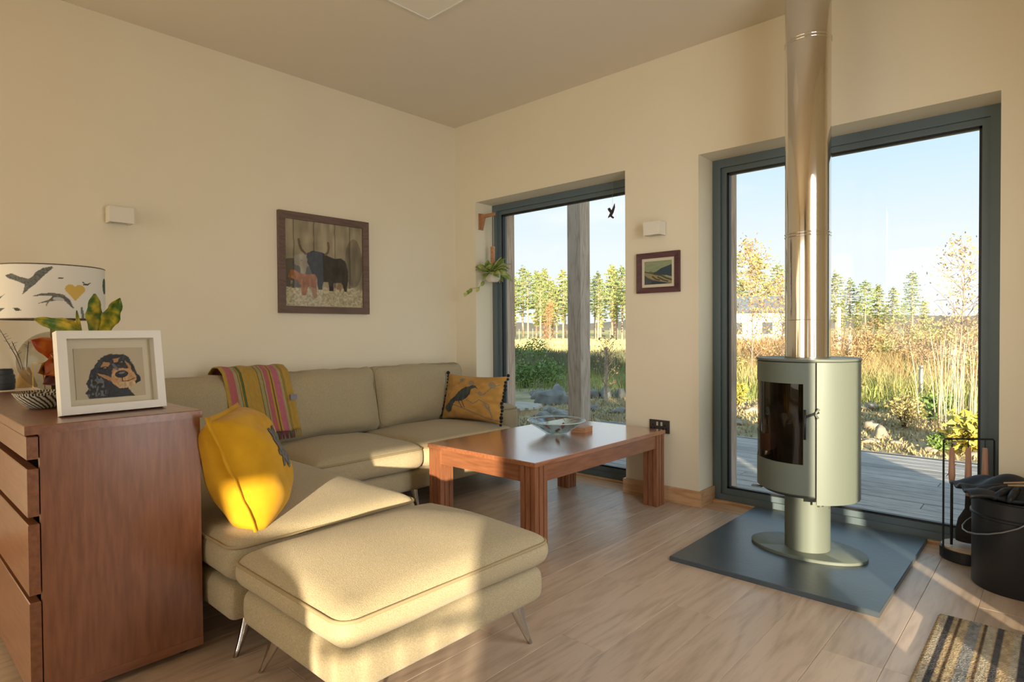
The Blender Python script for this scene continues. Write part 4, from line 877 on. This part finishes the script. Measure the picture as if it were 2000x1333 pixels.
grid_object('pile', rug_fn, rug_paint, 140, 200, PILE, RG)
MB().box((RX0+.004, RY0+.004, .0004), (RX1-.004, RY1-.004, .0022)).build('backing', mat('jute', (.35, .24, .13), .95), RG)

# ================================================================== UNSEEN SIDE OF THE ROOM (casts the chair shadows)
CHW = wood('chair_wood', (.40, .24, .13), (.30, .17, .09), .5, 'z', 8.)
def spindle_chair(loc, rz, label):
    t = thing('spindle_chair', label, 'chair', loc, rz)
    def b(m_, n_): return m_.build(n_, CHW, t, 'auto', True)
    b(MB().rbox((0, 0, .44), (.42, .42, .035), .015, 8), 'seat')
    for x in (-.17, .17):
        for y in (-.17, .17): b(MB().tube([(x, y, .43), (x*1.15, y*1.15, 0)], [.018, .013], 10), 'leg')
    b(MB().tube([(-.21, .19, .86), (-.1, .215, .885), (.1, .215, .885), (.21, .19, .86)], .019, 10), 'top_rail')
    for k in range(6): x = -.165+.066*k; b(MB().tube([(x, .185, .45), (x*1.1, .205, .87)], .0075, 8), 'spindle')
    return t
struct(MB().box((4.7, -9, -.4), (8, -3, -.05)).build('terrace', DECK))
spindle_chair((5.05, -5.48, -.05), math.radians(40), 'wooden spindle-back chair on the terrace outside the side window')
TC = thing('tub_armchair', 'rounded beige tub armchair standing behind the viewpoint', 'armchair', (3.17, -4.22, 0))
m = MB(); v = []; f = []; n = 28
for i in range(n+1):
    a = rad(-210+240*i/n); top = .80-.14*abs((i/n-.5)*2)**2.2
    for r, z in ((.36, .12), (.40, .40), (.40, top-.03), (.36, top), (.30, top-.03), (.29, .40)): v.append((3.17+r*math.cos(a), -4.22+r*math.sin(a), z))
for i in range(n):
    for k in range(6): f.append((i*6+k, i*6+(k+1) % 6, i*6+6+(k+1) % 6, i*6+6+k))
f += [tuple(range(6))[::-1], tuple(n*6+k for k in range(6))]
m.add(v, f).build('shell', FABRIC, TC, True)
MB().rbox((3.17, -4.22, .33), (.56, .56, .20), .07, 10, .03).build('seat', FABRIC, TC, True)
for a in (45, 135, 225, 315): MB().tube([(3.17+.22*math.cos(rad(a)), -4.22+.22*math.sin(rad(a)), .24), (3.17+.26*math.cos(rad(a)), -4.22+.26*math.sin(rad(a)), 0)], [.018, .012], 8).build('leg', CHROME, TC)

# ================================================================== OUTSIDE
GZ = -.30
# deck of single boards along the house
dk = bpy.data.objects.new('deck', None); COL.objects.link(dk); struct(dk); y = .405
while y < 2.72:
    x = -.38
    while x < 8.5:
        ln = random.choice((2.4, 3.0, 3.6)); ctr(MB().cbox((x+.002, y+.003, -.062), (min(x+ln, 8.6)-.002, y+.139, -.034), .004).build('deck_board', DECK, dk)); x += ln
    y += .142
MB().box((-.38, 2.735, -.20), (8.6, 2.765, -.034)).build('fascia_board', DECK, dk); MB().box((-.41, .405, -.20), (-.383, 2.765, -.034)).build('fascia_board', DECK, dk)
for q in (.7, 1.5, 2.4): MB().box((-.36, q, -.2), (8.5, q+.05, -.064)).build('joist', DECK, dk)
p = atd(1131, 700, 7.6); 
PO = thing('pergola', 'weathered square timber post standing on the deck outside the window', 'post', (p.x, p.y, -.034))
MB().box((p.x-.1, p.y-.1, -.033), (p.x+.1, p.y+.1, 3.3)).build('post', POSTW, PO)
MB().box((p.x-3, p.y-.08, 3.301), (p.x+6, p.y+.08, 3.5)).build('beam', POSTW, PO)
PO['label'] = 'weathered square timber post on the deck carrying a high beam'

# ground
def gnd(x, y): return GZ+.10*math.sin(x*.31+1)*math.sin(y*.27)*(1 if y > 5 else max(0, (y-3)/2))+ (.0 if y < 30 else (y-30)*.0035)
xs = np.concatenate([np.arange(-30, 18, .6), ]); ys = np.concatenate([np.arange(-14, 0, 2), np.arange(0, 24, .6)])
def terrain(xs, ys, name, m_, dz=0):
    v = [(x, y, gnd(x, y)+dz) for x in xs for y in ys]; n = len(ys); f = [(i*n+j, i*n+n+j, i*n+n+j+1, i*n+j+1) for i in range(len(xs)-1) for j in range(n-1)]
    return struct(MB().add(v, f).build(name, m_, None, True))
SOIL = mat('garden_ground', (.50, .38, .20), .95, scale=1.6, col2=(.27, .21, .11), bump=.6, bscale=14, detail=8)
FIELD = mat('field_grass', (.75, .56, .24), .95, scale=.5, col2=(.60, .48, .17), bump=.5, bscale=5, detail=8)
terrain(xs, ys, 'ground_garden', SOIL)
terrain(np.concatenate([np.arange(-300, -40, 20), np.arange(-40, 60, 4), np.arange(60, 260, 20)]), np.concatenate([np.arange(-40, 24, 8), np.arange(23.4, 60, 3), np.arange(60, 420, 20)]), 'ground_field', FIELD, -.06)
v = []; f = []
for i, x in enumerate(np.linspace(-500, 300, 41)):
    h = 9+7*noise.noise(Vector((x*.008, 0, 3)))+3*noise.noise(Vector((x*.03, 2, 3))); v += [(x, 400, -1), (x, 430, h), (x, 520, -1)]
for i in range(40): f += [(i*3, i*3+3, i*3+4, i*3+1), (i*3+1, i*3+4, i*3+5, i*3+2)]
struct(MB().add(v, f).build('hills', mat('hill_brown', (.30, .22, .16), .95, scale=.05, col2=(.20, .18, .12)), None, True))

# grasses: uncountable
def blades(name, m_, n, region, h, label, wd=.008, lean=.5, clump=None):
    P = []; F = []
    xs_ = rng.uniform(region[0], region[1], n); ys_ = rng.uniform(region[2], region[3], n)
    if clump:
        k = rng.integers(0, len(clump), n); C = np.array(clump)[k]; xs_ = C[:, 0]+rng.normal(0, 1, n)*C[:, 2]; ys_ = C[:, 1]+rng.normal(0, 1, n)*C[:, 2]
    a = rng.uniform(0, 6.283, n); hh = h*rng.uniform(.45, 1.15, n); ln = lean*hh*rng.uniform(.1, 1, n); b = rng.uniform(0, 6.283, n)
    for i in range(n):
        x, y = xs_[i], ys_[i]; z = gnd(x, y)-.01; dx, dy = math.cos(a[i])*wd, math.sin(a[i])*wd; lx, ly = math.cos(b[i])*ln[i], math.sin(b[i])*ln[i]; k = len(P)
        P += [(x-dx, y-dy, z), (x+dx, y+dy, z), (x+lx*.4-dx*.7, y+ly*.4-dy*.7, z+hh[i]*.6), (x+lx*.4+dx*.7, y+ly*.4+dy*.7, z+hh[i]*.6), (x+lx, y+ly, z+hh[i])]
        F += [(k, k+1, k+3, k+2), (k+2, k+3, k+4)]
    return tag(MB().add(P, F).build(name, m_), label, 'grass', kind='stuff')
GRG = mat('grass_green', (.36, .38, .10), .8, scale=.8, col2=(.22, .26, .07)); GRT = mat('grass_tan', (.55, .44, .20), .8, scale=.8, col2=(.33, .31, .11)); GRO = mat('bracken', (.52, .32, .16), .85, scale=.9, col2=(.34, .20, .09))
blades('meadow_grass', GRT, 16000, (-4, 7, 9, 23.5), .55, 'dry tan meadow grass beyond the garden')
blades('ground_litter', mat('leaf_litter', (.58, .44, .24), .9, scale=1.5, col2=(.34, .27, .13)), 16000, (-3.5, 4.6, 2.95, 9.5), .07, 'low dry grass and leaf litter on the garden soil', .012, 1.2)
blades('green_grass', GRG, 14000, (-13, 6, 7.2, 16), .35, 'green tussock grass in the garden')
blades('bracken_brush', GRO, 9000, (-5, 7, 13, 27), .62, 'rusty brown brush behind the grass', .012, .6)
blades('field_edge_brush', mat('heather_grey', (.24, .22, .12), .9, scale=.8, col2=(.15, .15, .08)), 14000, (-24, -6, 11, 23.5), .5, 'grey-green rough brush at the edge of the field', .014, .6)
blades('field_grass', mat('field_blades', (.78, .62, .30), .9, scale=.4, col2=(.62, .50, .20)), 16000, (-50, -15, 24, 60), .30, 'pale sunlit grass of the field before the pine wood', .035, .6)
blades('far_brush', GRO, 9000, (-14, 14, 27, 48), 1.0, 'orange brown scrub in front of the pines', .03, .5)

def leafcloud(m, c, r, n, size, flat=1., rr=random):
    V = []; F = []
    for i in range(n):
        d = Vector((rr.gauss(0, 1), rr.gauss(0, 1), rr.gauss(0, 1)*flat)).normalized()*(r*rr.uniform(.35, 1)**.6); d.z *= flat; p = Vector(c)+d
        a = Vector((rr.uniform(-1, 1), rr.uniform(-1, 1), rr.uniform(-.6, .6))).normalized(); b = a.cross(Vector((rr.uniform(-1, 1), rr.uniform(-1, 1), rr.uniform(-1, 1)))).normalized(); s_ = size*rr.uniform(.6, 1.3)
        k = len(V); V += [p-a*s_-b*s_*.28, p+a*s_*.2-b*s_*.42, p+a*s_, p+a*s_*.1+b*s_*.42]; F.append((k, k+1, k+2, k+3))
    m.add(V, F)
def shrub(px, py, r, h, cols, label, n=420, size=.045, z=None, name='garden_shrub', group=None):
    p = at(px, py, 2, GZ); g = gnd(p.x, p.y); t = thing(name, label, 'shrub', (p.x, p.y, g), group=group); m = MB()
    for k in range(7): a = random.uniform(0, 6.28); q = r*.5*random.random(); leafcloud(m, (p.x+q*math.cos(a), p.y+q*math.sin(a), g+h*random.uniform(.4, .75)), r*.6, n//7, size, h/r*.6 if h < r else 1)
    m.build('foliage', cols, t); ms = MB()
    for k in range(5): a = k*1.26; ms.tube([(p.x, p.y, g-.03), (p.x+r*.3*math.cos(a), p.y+r*.3*math.sin(a), g+h*.6)], [.012, .005], 5)
    ms.build('stems', mat('shrub_stem', (.14, .09, .05), .9), t); return t
SHG = mat('shrub_green', (.27, .38, .10), .6, scale=4, col2=(.13, .21, .05)); SHY = mat('shrub_yellow', (.62, .50, .10), .6, scale=4, col2=(.36, .34, .06)); SHO = mat('shrub_pale', (.60, .46, .22), .7, scale=4, col2=(.40, .33, .12))
shrub(1022, 752, .55, .62, SHG, 'dense green shrub beside the leftmost outdoor post', 900, .05)
shrub(1068, 750, .60, .60, SHG, 'dense green shrub just left of the square post', 900, .05)
shrub(1045, 715, .8, 1.0, SHG, 'taller green bush behind the two low garden shrubs', 700, .06)
shrub(1008, 712, .6, .8, SHG, 'green bush partly hidden by the window edge', 500, .06)
shrub(1440, 806, .26, .42, SHY, 'yellow-green leafy plant at left of the stove', 420, .04)
shrub(1765, 850, .30, .42, SHO, 'pale cream-leaved shrub right of the stove', 520, .035)
shrub(1822, 842, .28, .40, SHG, 'grassy green clump beside the pale shrub', 300, .05)
shrub(1892, 895, .34, .42, SHY, 'broad-leaved yellow plant behind the fire tools', 420, .06)
shrub(1835, 892, .14, .16, SHG, 'low green leafy plant at the deck edge', 260, .04)
shrub(1640, 800, .5, .5, SHO, 'straw-coloured bush right behind the stove flue base', 400, .04)

SCR = mat('scrub_russet', (.60, .38, .20), .8, scale=3, col2=(.40, .25, .11)); SCO = mat('scrub_olive', (.50, .46, .16), .8, scale=3, col2=(.30, .30, .09))
for k, (px, D, r_, h_, m_) in enumerate(((1425, 17, .8, .8, SCO), (1500, 20, 1., 1., SCR), (1560, 19, .9, .9, SCO), (1640, 26, 1.4, 1.5, SCR), (1668, 20, .9, 1.0, SCR), (1700, 30, 1.8, 1.9, SCR), (1735, 24, 1.2, 1.1, SCO), (1765, 33, 2., 1.9, SCR), (1790, 22, 1.0, .9, SCR), (1815, 28, 1.6, 1.6, SCO), (1850, 32, 2.2, 2.2, SCR), (1890, 24, 1.5, 1.5, SCR), (1925, 30, 2., 2.1, SCR), (1835, 19, .9, .8, SCR), (1905, 17, .9, .9, SCO), (1625, 16, .6, .6, SCO))):
    d = R_*((px-1000)/FPX)+_f; x, y = CAM.x+d.x*D, CAM.y+d.y*D; g = gnd(x, y); t = thing('scrub_bush', ('russet' if m_ is SCR else 'olive')+' scrub bush in the wild garden seen through the stove window', 'bush', (x, y, g), group=('russet' if m_ is SCR else 'olive')+' scrub bushes'); m = MB()
    for q in range(9): a = random.uniform(0, 6.28); e_ = r_*.6*random.random(); leafcloud(m, (x+e_*math.cos(a), y+e_*math.sin(a), g+h_*random.uniform(.3, .75)), r_*.5, 70, .035*D/14, .8)
    m.build('foliage', m_, t); m = MB()
    for q in range(9): a = random.uniform(0, 6.28); m.tube([(x, y, g-.05), (x+r_*.7*math.cos(a), y+r_*.7*math.sin(a), g+h_*random.uniform(.8, 1.15))], [.02, .006], 4)
    m.build('twigs', mat('shrub_stem', (.14, .09, .05), .9), t)

# rocks
ROCK = mat('boulder', (.34, .31, .27), .9, scale=5, col2=(.20, .185, .165), bump=.5, bscale=16, rand=.15); ROCKW = mat('boulder_warm', (.50, .41, .31), .9, scale=5, col2=(.34, .27, .20), bump=.5, bscale=16, rand=.12)
def rock(px, py, sx_, sy_, sz_, label, m_=ROCK, base=GZ):
    p = at(px, py, 2, base); g = gnd(p.x, p.y) if base == GZ else base; sx_ *= .66; sy_ *= .66; sz_ *= .66; m = MB(); v = []; n = 10; sd_ = random.uniform(0, 50)
    m.rbox((0, 0, 0), (2, 2, 2), .999, 7)
    V = []
    for q in m.v:
        q = Vector(q); q *= .78+.5*noise.noise(q*1.1+Vector((sd_, 0, 0)))+.12*noise.noise(q*3+Vector((sd_, 5, 0))); V.append((q.x*sx_, q.y*sy_, max(q.z, -.45)*sz_+sz_*.36))
    m.v = V; o = m.build('garden_rock', m_, None, True); o.location = (p.x, p.y, g); o.rotation_euler.z = random.uniform(0, 6.28)
    return tag(o, label, 'rock', 'garden boulders')
for a in ((1073, 790, .62, .40, .36, 'large grey boulder left of the square post'), (1050, 776, .40, .32, .26, 'grey boulder behind the large one'), (1090, 772, .42, .34, .30, 'rounded grey boulder touching the post outline'), (1075, 812, .28, .25, .2, 'small grey rock above the glass bowl rim'), (1060, 826, .34, .26, .20, 'grey rock beside the outdoor stool'), (1095, 822, .30, .3, .2, 'grey rock at the foot of the post, left side'),
          (1158, 778, .26, .24, .26, 'pale rock just right of the square post'), (1183, 778, .28, .26, .28, 'pale rounded rock beside the sapling'), (1214, 778, .32, .28, .27, 'pale rock at the right edge of the sofa window'), (1160, 806, .22, .2, .13, 'half-buried rock in front of the pale rocks'), (1208, 812, .28, .2, .10, 'flat stone at the edge of the deck')): rock(*a)
for a in ((1702, 853, .19, .15, .15, 'pale sunlit rock right of stove, the far one'), (1722, 868, .17, .14, .19, 'pale sunlit rock right of stove, nearest the deck'), (1700, 876, .20, .14, .06, 'flat stone beside the sunlit rocks'), (1690, 812, .35, .2, .14, 'long low rock further back by the path'), (1752, 880, .15, .1, .06, 'small flat stone at the deck corner'), (1470, 818, .22, .16, .13, 'brown rock left of the stove'), (1482, 806, .2, .16, .12, 'brown rock partly behind the stove'), (1440, 838, .3, .18, .07, 'flat stone at the deck edge, left'), (1815, 893, .14, .1, .07, 'small stone under the fire tool frame'), (1900, 905, .14, .1, .08, 'small stone behind the tool handles')): rock(*a, ROCKW)

# trees
BARK = mat('pine_bark', (.60, .42, .29), .9, scale=3, col2=(.42, .28, .19)); NEED = mat('pine_needles', (.46, .46, .16), .7, scale=.6, col2=(.24, .29, .10), rand=.2)
NEED2 = mat('pine_needles_blue', (.36, .42, .16), .7, scale=.6, col2=(.18, .24, .09), rand=.2)
def pine_mesh(h, r, low, seed, nm):
    rr = random.Random(seed); mt = MB(); mt.tube([(0, 0, -.3), (rr.uniform(-.1, .1), 0, h*.5), (rr.uniform(-.15, .15), 0, h*.97)], [h*.017, h*.012, h*.003], 7); mc = MB()
    n = 46
    for i in range(n):
        t = (i+rr.random())/n; z = h*(low+(1-low)*t); rad_ = r*(math.sin(math.pi*min(1, .18+.82*(1-t)))**.7*(1-t)**.35)*rr.uniform(.55, 1.1); a = i*2.4+rr.uniform(-.5, .5); e_ = (rad_*math.cos(a), rad_*math.sin(a), z+.12*rad_)
        if rr.random() < .75: mt.tube([(0, 0, z-.15*rad_), e_], [h*.004, h*.0015], 4)
        for q in (1., .55): leafcloud(mc, (e_[0]*q, e_[1]*q, e_[2]), max(.25, .34*rad_+.10), 12, .21, .38, rr)
    leafcloud(mc, (0, 0, h), .35, 16, .22, 1.4, rr)
    return mt, mc
PV = []
for i, (h, r, low) in enumerate(((11, 1.9, .30), (12.5, 2.1, .38), (9.5, 1.7, .25), (11.5, 2.4, .45), (8, 1.3, .18))):
    mt, mc = pine_mesh(h, r, low, i+3, 'p'); 
    def md(m_, mm): me = bpy.data.meshes.new('pine'); me.from_pydata(m_.v, [], m_.f); me.materials.append(mm); return me
    PV.append((md(mt, BARK), md(mc, NEED if i % 2 == 0 else NEED2), h))
def pine(x, y, k, s_, label, group):
    t = thing('pine_tree', label, 'tree', (x, y, gnd(x, y)-.05), random.uniform(0, 6.28), group); t.scale = (s_, s_, s_)
    for me, nm in ((PV[k][0], 'trunk'), (PV[k][1], 'crown')): o = bpy.data.objects.new(nm, me); COL.objects.link(o); o.parent = t
def dirpt(px, D): d = R_*((px-1000)/FPX)+_f; d.z = 0; return CAM.x+d.x*D, CAM.y+d.y*D
# wood behind the sofa window
used = []
for k in range(400):
    px = 972+268*((k*.618) % 1)+random.uniform(-4, 4); D = random.uniform(76, 125); x, y = dirpt(px, D); i = random.randrange(5)
    if len(used) >= 34 or any((x-a)**2+(y-b)**2 < 4.3**2 for a, b in used): continue
    used.append((x, y))
    pine(x, y, i, (random.uniform(.84, 1.2)*9.4/PV[i][2])*D/95, 'tall sunlit pine in the wood, '+('left of' if px < 1108 else 'behind' if px < 1154 else 'right of')+' the square post', 'pines '+('left of' if px < 1108 else 'behind' if px < 1154 else 'right of')+' the square post')
# pines behind the stove window: pixel, top row, distance
for k, (px, top, D, i) in enumerate(((1430, 488, 52, 0), (1405, 520, 60, 3), (1478, 500, 56, 2), (1520, 520, 58, 1), (1560, 540, 60, 0), (1605, 545, 55, 4), (1632, 535, 55, 0), (1660, 548, 62, 1), (1690, 552, 60, 3), (1715, 560, 64, 4), (1745, 565, 60, 2), (1782, 535, 56, 1), (1805, 590, 60, 4), (1645, 590, 60, 2), (1675, 590, 60, 4), (1730, 600, 62, 0), (1765, 595, 66, 3), (1500, 555, 50, 4), (1450, 550, 50, 4), (1700, 600, 70, 2), (1545, 575, 60, 2), (1590, 580, 60, 3))):
    x, y = dirpt(px, D); zt = CAM.z+(648-(px-1000)*.0066-top)/FPX*D*1.0; hgt = zt-gnd(x, y)
    pine(x, y, i, hgt/PV[i][2], 'slender pine in the garden door view, '+('left of' if px < 1538 else 'behind' if px < 1620 else 'right of')+' the steel flue', 'pines '+('left of' if px < 1538 else 'behind' if px < 1620 else 'right of')+' the steel flue')
def birch(px, py, top, m_leaf, label, nleaf, seed, spread=.32, name='birch_tree', lsize=.035, cl=1, tw=.022, tm=None, z0=GZ):
    rr = random.Random(seed); p = at(px, py, 2, z0); g = gnd(p.x, p.y); D = (Vector((p.x, p.y, 0))-Vector((CAM.x, CAM.y, 0))).dot(Vector((_f.x, _f.y, 0)).normalized()); h = CAM.z+(648-(px-1000)*.0066-top)/FPX*D-g
    t = thing(name, label, 'tree', (p.x, p.y, g)); mb = MB(); ml = MB(); V = []; F = []
    def tip(q, n):
        for _ in range(n):
            c = q+Vector((rr.gauss(0, 1), rr.gauss(0, 1), rr.gauss(0, 1)))*.10; a = Vector((rr.uniform(-1, 1), rr.uniform(-1, 1), rr.uniform(-1, 1))).normalized(); b = a.cross(Vector((rr.uniform(-1, 1), rr.uniform(-1, 1), rr.uniform(-1, 1)))).normalized(); s_ = lsize*rr.uniform(.6, 1.2); k = len(V); V.extend([c-a*s_, c-b*s_*.55, c+a*s_, c+b*s_*.55]); F.append((k, k+1, k+2, k+3))
    base = Vector((p.x, p.y, g-.05)); tipz = Vector((p.x+rr.uniform(-.05, .05), p.y, g+h)); trunk = [base+(tipz-base)*t_+Vector((.05*math.sin(t_*7+seed), .05*math.cos(t_*5), 0))*(t_) for t_ in np.linspace(0, 1, 9)]
    mb.tube(trunk, [tw*h/3.4*(1-.9*t_) for t_ in np.linspace(0, 1, 9)], 7); nb = 26; per = max(1, nleaf//(nb*6))
    for i in range(nb):
        t_ = .16+.80*(i+rr.random())/nb; k = t_*8; a0 = trunk[int(k)].lerp(trunk[min(8, int(k)+1)], k-int(k)); ang = i*2.4+rr.uniform(-.4, .4); L_ = h*spread*(1-t_)**.7*rr.uniform(.7, 1.2)+.12*h*.3; d = Vector((math.cos(ang), math.sin(ang), rr.uniform(.6, 1.3))).normalized()
        e1 = a0+d*L_*.6; e2 = e1+(d+Vector((rr.uniform(-.4, .4), rr.uniform(-.4, .4), rr.uniform(-.2, .4)))).normalized()*L_*.5; mb.tube([a0, e1, e2], [tw*.35*(1-t_)+.004, .0045, .002], 5); tip(e2, per); tip(e1, per); tip((a0+e1)/2, per//2)
        for s_ in range(3):
            b0 = a0.lerp(e1, rr.uniform(.4, 1)); e3 = b0+Vector((rr.uniform(-1, 1), rr.uniform(-1, 1), rr.uniform(0, 1))).normalized()*L_*.4; mb.tube([b0, e3], [.004, .0015], 4); tip(e3, per); tip((b0+e3)/2, per//2)
    mb.build('branches', tm or mat('birch_bark', (.36, .25, .19), .9), t); ml.add(V, F).build('leaves', m_leaf, t); return t
BIR = mat('birch_leaf_gold', (.70, .46, .19), .7, scale=2, col2=(.54, .31, .11)); BIR2 = mat('birch_leaf_pale', (.66, .50, .22), .7, scale=2, col2=(.50, .33, .12))
birch(1468, 752, 478, BIR, 'golden-leaved birch left of the stove flue', 1500, 5, .42, lsize=.04)
birch(1878, 806, 466, BIR2, 'sparse pale birch at the right of the garden door', 900, 9, .34, lsize=.030)
birch(1528, 740, 540, BIR, 'orange birch half hidden behind the flue', 800, 12, .36, lsize=.04)
birch(1072, 694, 590, mat('sapling_red', (.62, .30, .14), .8, scale=2, col2=(.50, .20, .08)), 'reddish slender sapling in front of the sunlit field', 900, 15, .22, 'young_tree', .05)
SPT = birch(1187, 788, 660, GRO, 'bare sapling tied to a stake right of the post', 60, 21, .5, 'staked_sapling', .03, tw=.012)
q = at(1184, 788, 2, GZ); MB().lathe([(.028, -.1), (.028, 1.05), (.0, 1.06)], (q.x, q.y, gnd(q.x, q.y)), 9, False).build('stake', POSTW, SPT)
# dried tall stems at the right
STM = mat('dry_stem', (.72, .56, .34), .8)
for k in range(38):
    px = random.choice((random.gauss(1893, 22), random.gauss(1893, 22), random.gauss(1838, 14))); px = min(1935, px); b0 = at(px, random.uniform(838, 872), 2, GZ); h_ = random.uniform(.85, 1.32); g = gnd(b0.x, b0.y); P = [Vector((b0.x, b0.y, g-.02))]; l = Vector((random.uniform(-.10, .10), random.uniform(-.1, .1), 0))
    for t_ in (.35, .7, 1): P.append(Vector((b0.x, b0.y, g+h_*t_))+l*t_*t_)
    o = MB().tube(P, [.006, .006, .005, .002], 6).build('dry_stalk', STM, None, True); ctr(o)
    tag(o, 'tall dry pale stalk in the clump behind the fire tools', 'plant stalk', 'dry stalks in the garden')
for px, top, bot in ((1862, 676, 740), (1798, 720, 790), (1638, 600, 700), (1660, 655, 700)):
    b0 = at(px, bot, 2, GZ); D = (b0-CAM).dot(_f); h_ = (bot-top)/FPX*D; o = MB().lathe([(.045*D/14, -.1), (.045*D/14, h_), (0, h_+.01)], (0, 0, 0), 8, False).build('fence_post', mat('pale_post', (.62, .52, .42), .8)); o.location = (b0.x, b0.y, gnd(b0.x, b0.y))
    tag(o, 'pale round post standing in the garden scrub', 'fence post', 'garden fence posts')
FPM = mat('far_post', (.42, .36, .30), .8)
for k in range(17):
    px = 985+k*14.6+random.uniform(-4, 4); x, y = dirpt(px, 68); o = MB().lathe([(.045, -.2), (.04, 1.5), (0, 1.53)], (0, 0, 0), 6, False).build('deer_fence_post', FPM); o.location = (x, y, gnd(x, y)); tag(o, 'pale deer fence post under the pines, '+('left of' if px < 1108 else 'behind' if px < 1154 else 'right of')+' the square post', 'fence post', 'deer fence posts '+('left of' if px < 1108 else 'behind' if px < 1154 else 'right of')+' the square post')
# neighbour's white house behind the golden birch
hx, hy = dirpt(1478, 44); NH = thing('white_house', 'white rendered house with grey roof half hidden by golden birch', 'house', (hx, hy, gnd(hx, hy)), YAW*-1)
WR = mat('white_render', (.82, .76, .70), .9)
MB().box((-3.2, 0, -.5), (3.2, 6, 2.6)).build('walls', WR, NH, False, True)
MB().add([(-3.5, -.3, 2.55), (3.5, -.3, 2.55), (3.5, 6.3, 2.55), (-3.5, 6.3, 2.55), (-3.5, 3, 3.9), (3.5, 3, 3.9)], [(0, 1, 2, 3), (0, 4, 5, 1), (2, 5, 4, 3), (0, 3, 4), (1, 5, 2)]).build('roof', mat('house_slate', (.22, .24, .27), .8), NH, False, True)
for x in (-1.9, .3, 1.8):
    wn = MB().box((x, -.04, .9), (x+.9, -.002, 1.9)).build('window', WHITEP, NH, False, True); MB().box((x+.07, -.055, .97), (x+.83, -.041, 1.83)).build('pane', mat('dark_pane', (.10, .12, .14), .1), wn, False, True)
# slatted stool outside
q = at(1003, 800, 2, .20); OT = thing('outdoor_stool', 'low round slatted wooden stool outside the sofa window', 'stool', (q.x, q.y, -.20)); PALE = wood('pale_slats', (.62, .56, .47), (.48, .42, .34), .7, 'x', 8.)
for k in range(6):
    yy = -.25+k*.1; hw = math.sqrt(max(.01, .31**2-yy*yy)); MB().cbox((-hw, yy-.042, .425), (hw, yy+.042, .450), .003).build('slat', PALE, OT, False, True)
MB().lathe([(.27, .36), (.29, .36), (.29, .423), (.27, .423), (.27, .36)], (0, 0, 0), 32, False).build('skirt_ring', wood('stool_ring', (.55, .43, .26), (.42, .32, .18), .7, 'x', 6.), OT, 'auto', True)
for a in (30, 120, 210, 300): MB().tube([(.24*math.cos(rad(a)), .24*math.sin(rad(a)), .40), (.30*math.cos(rad(a)), .30*math.sin(rad(a)), -.10)], .014, 6).build('leg', PALE, OT, False, True)
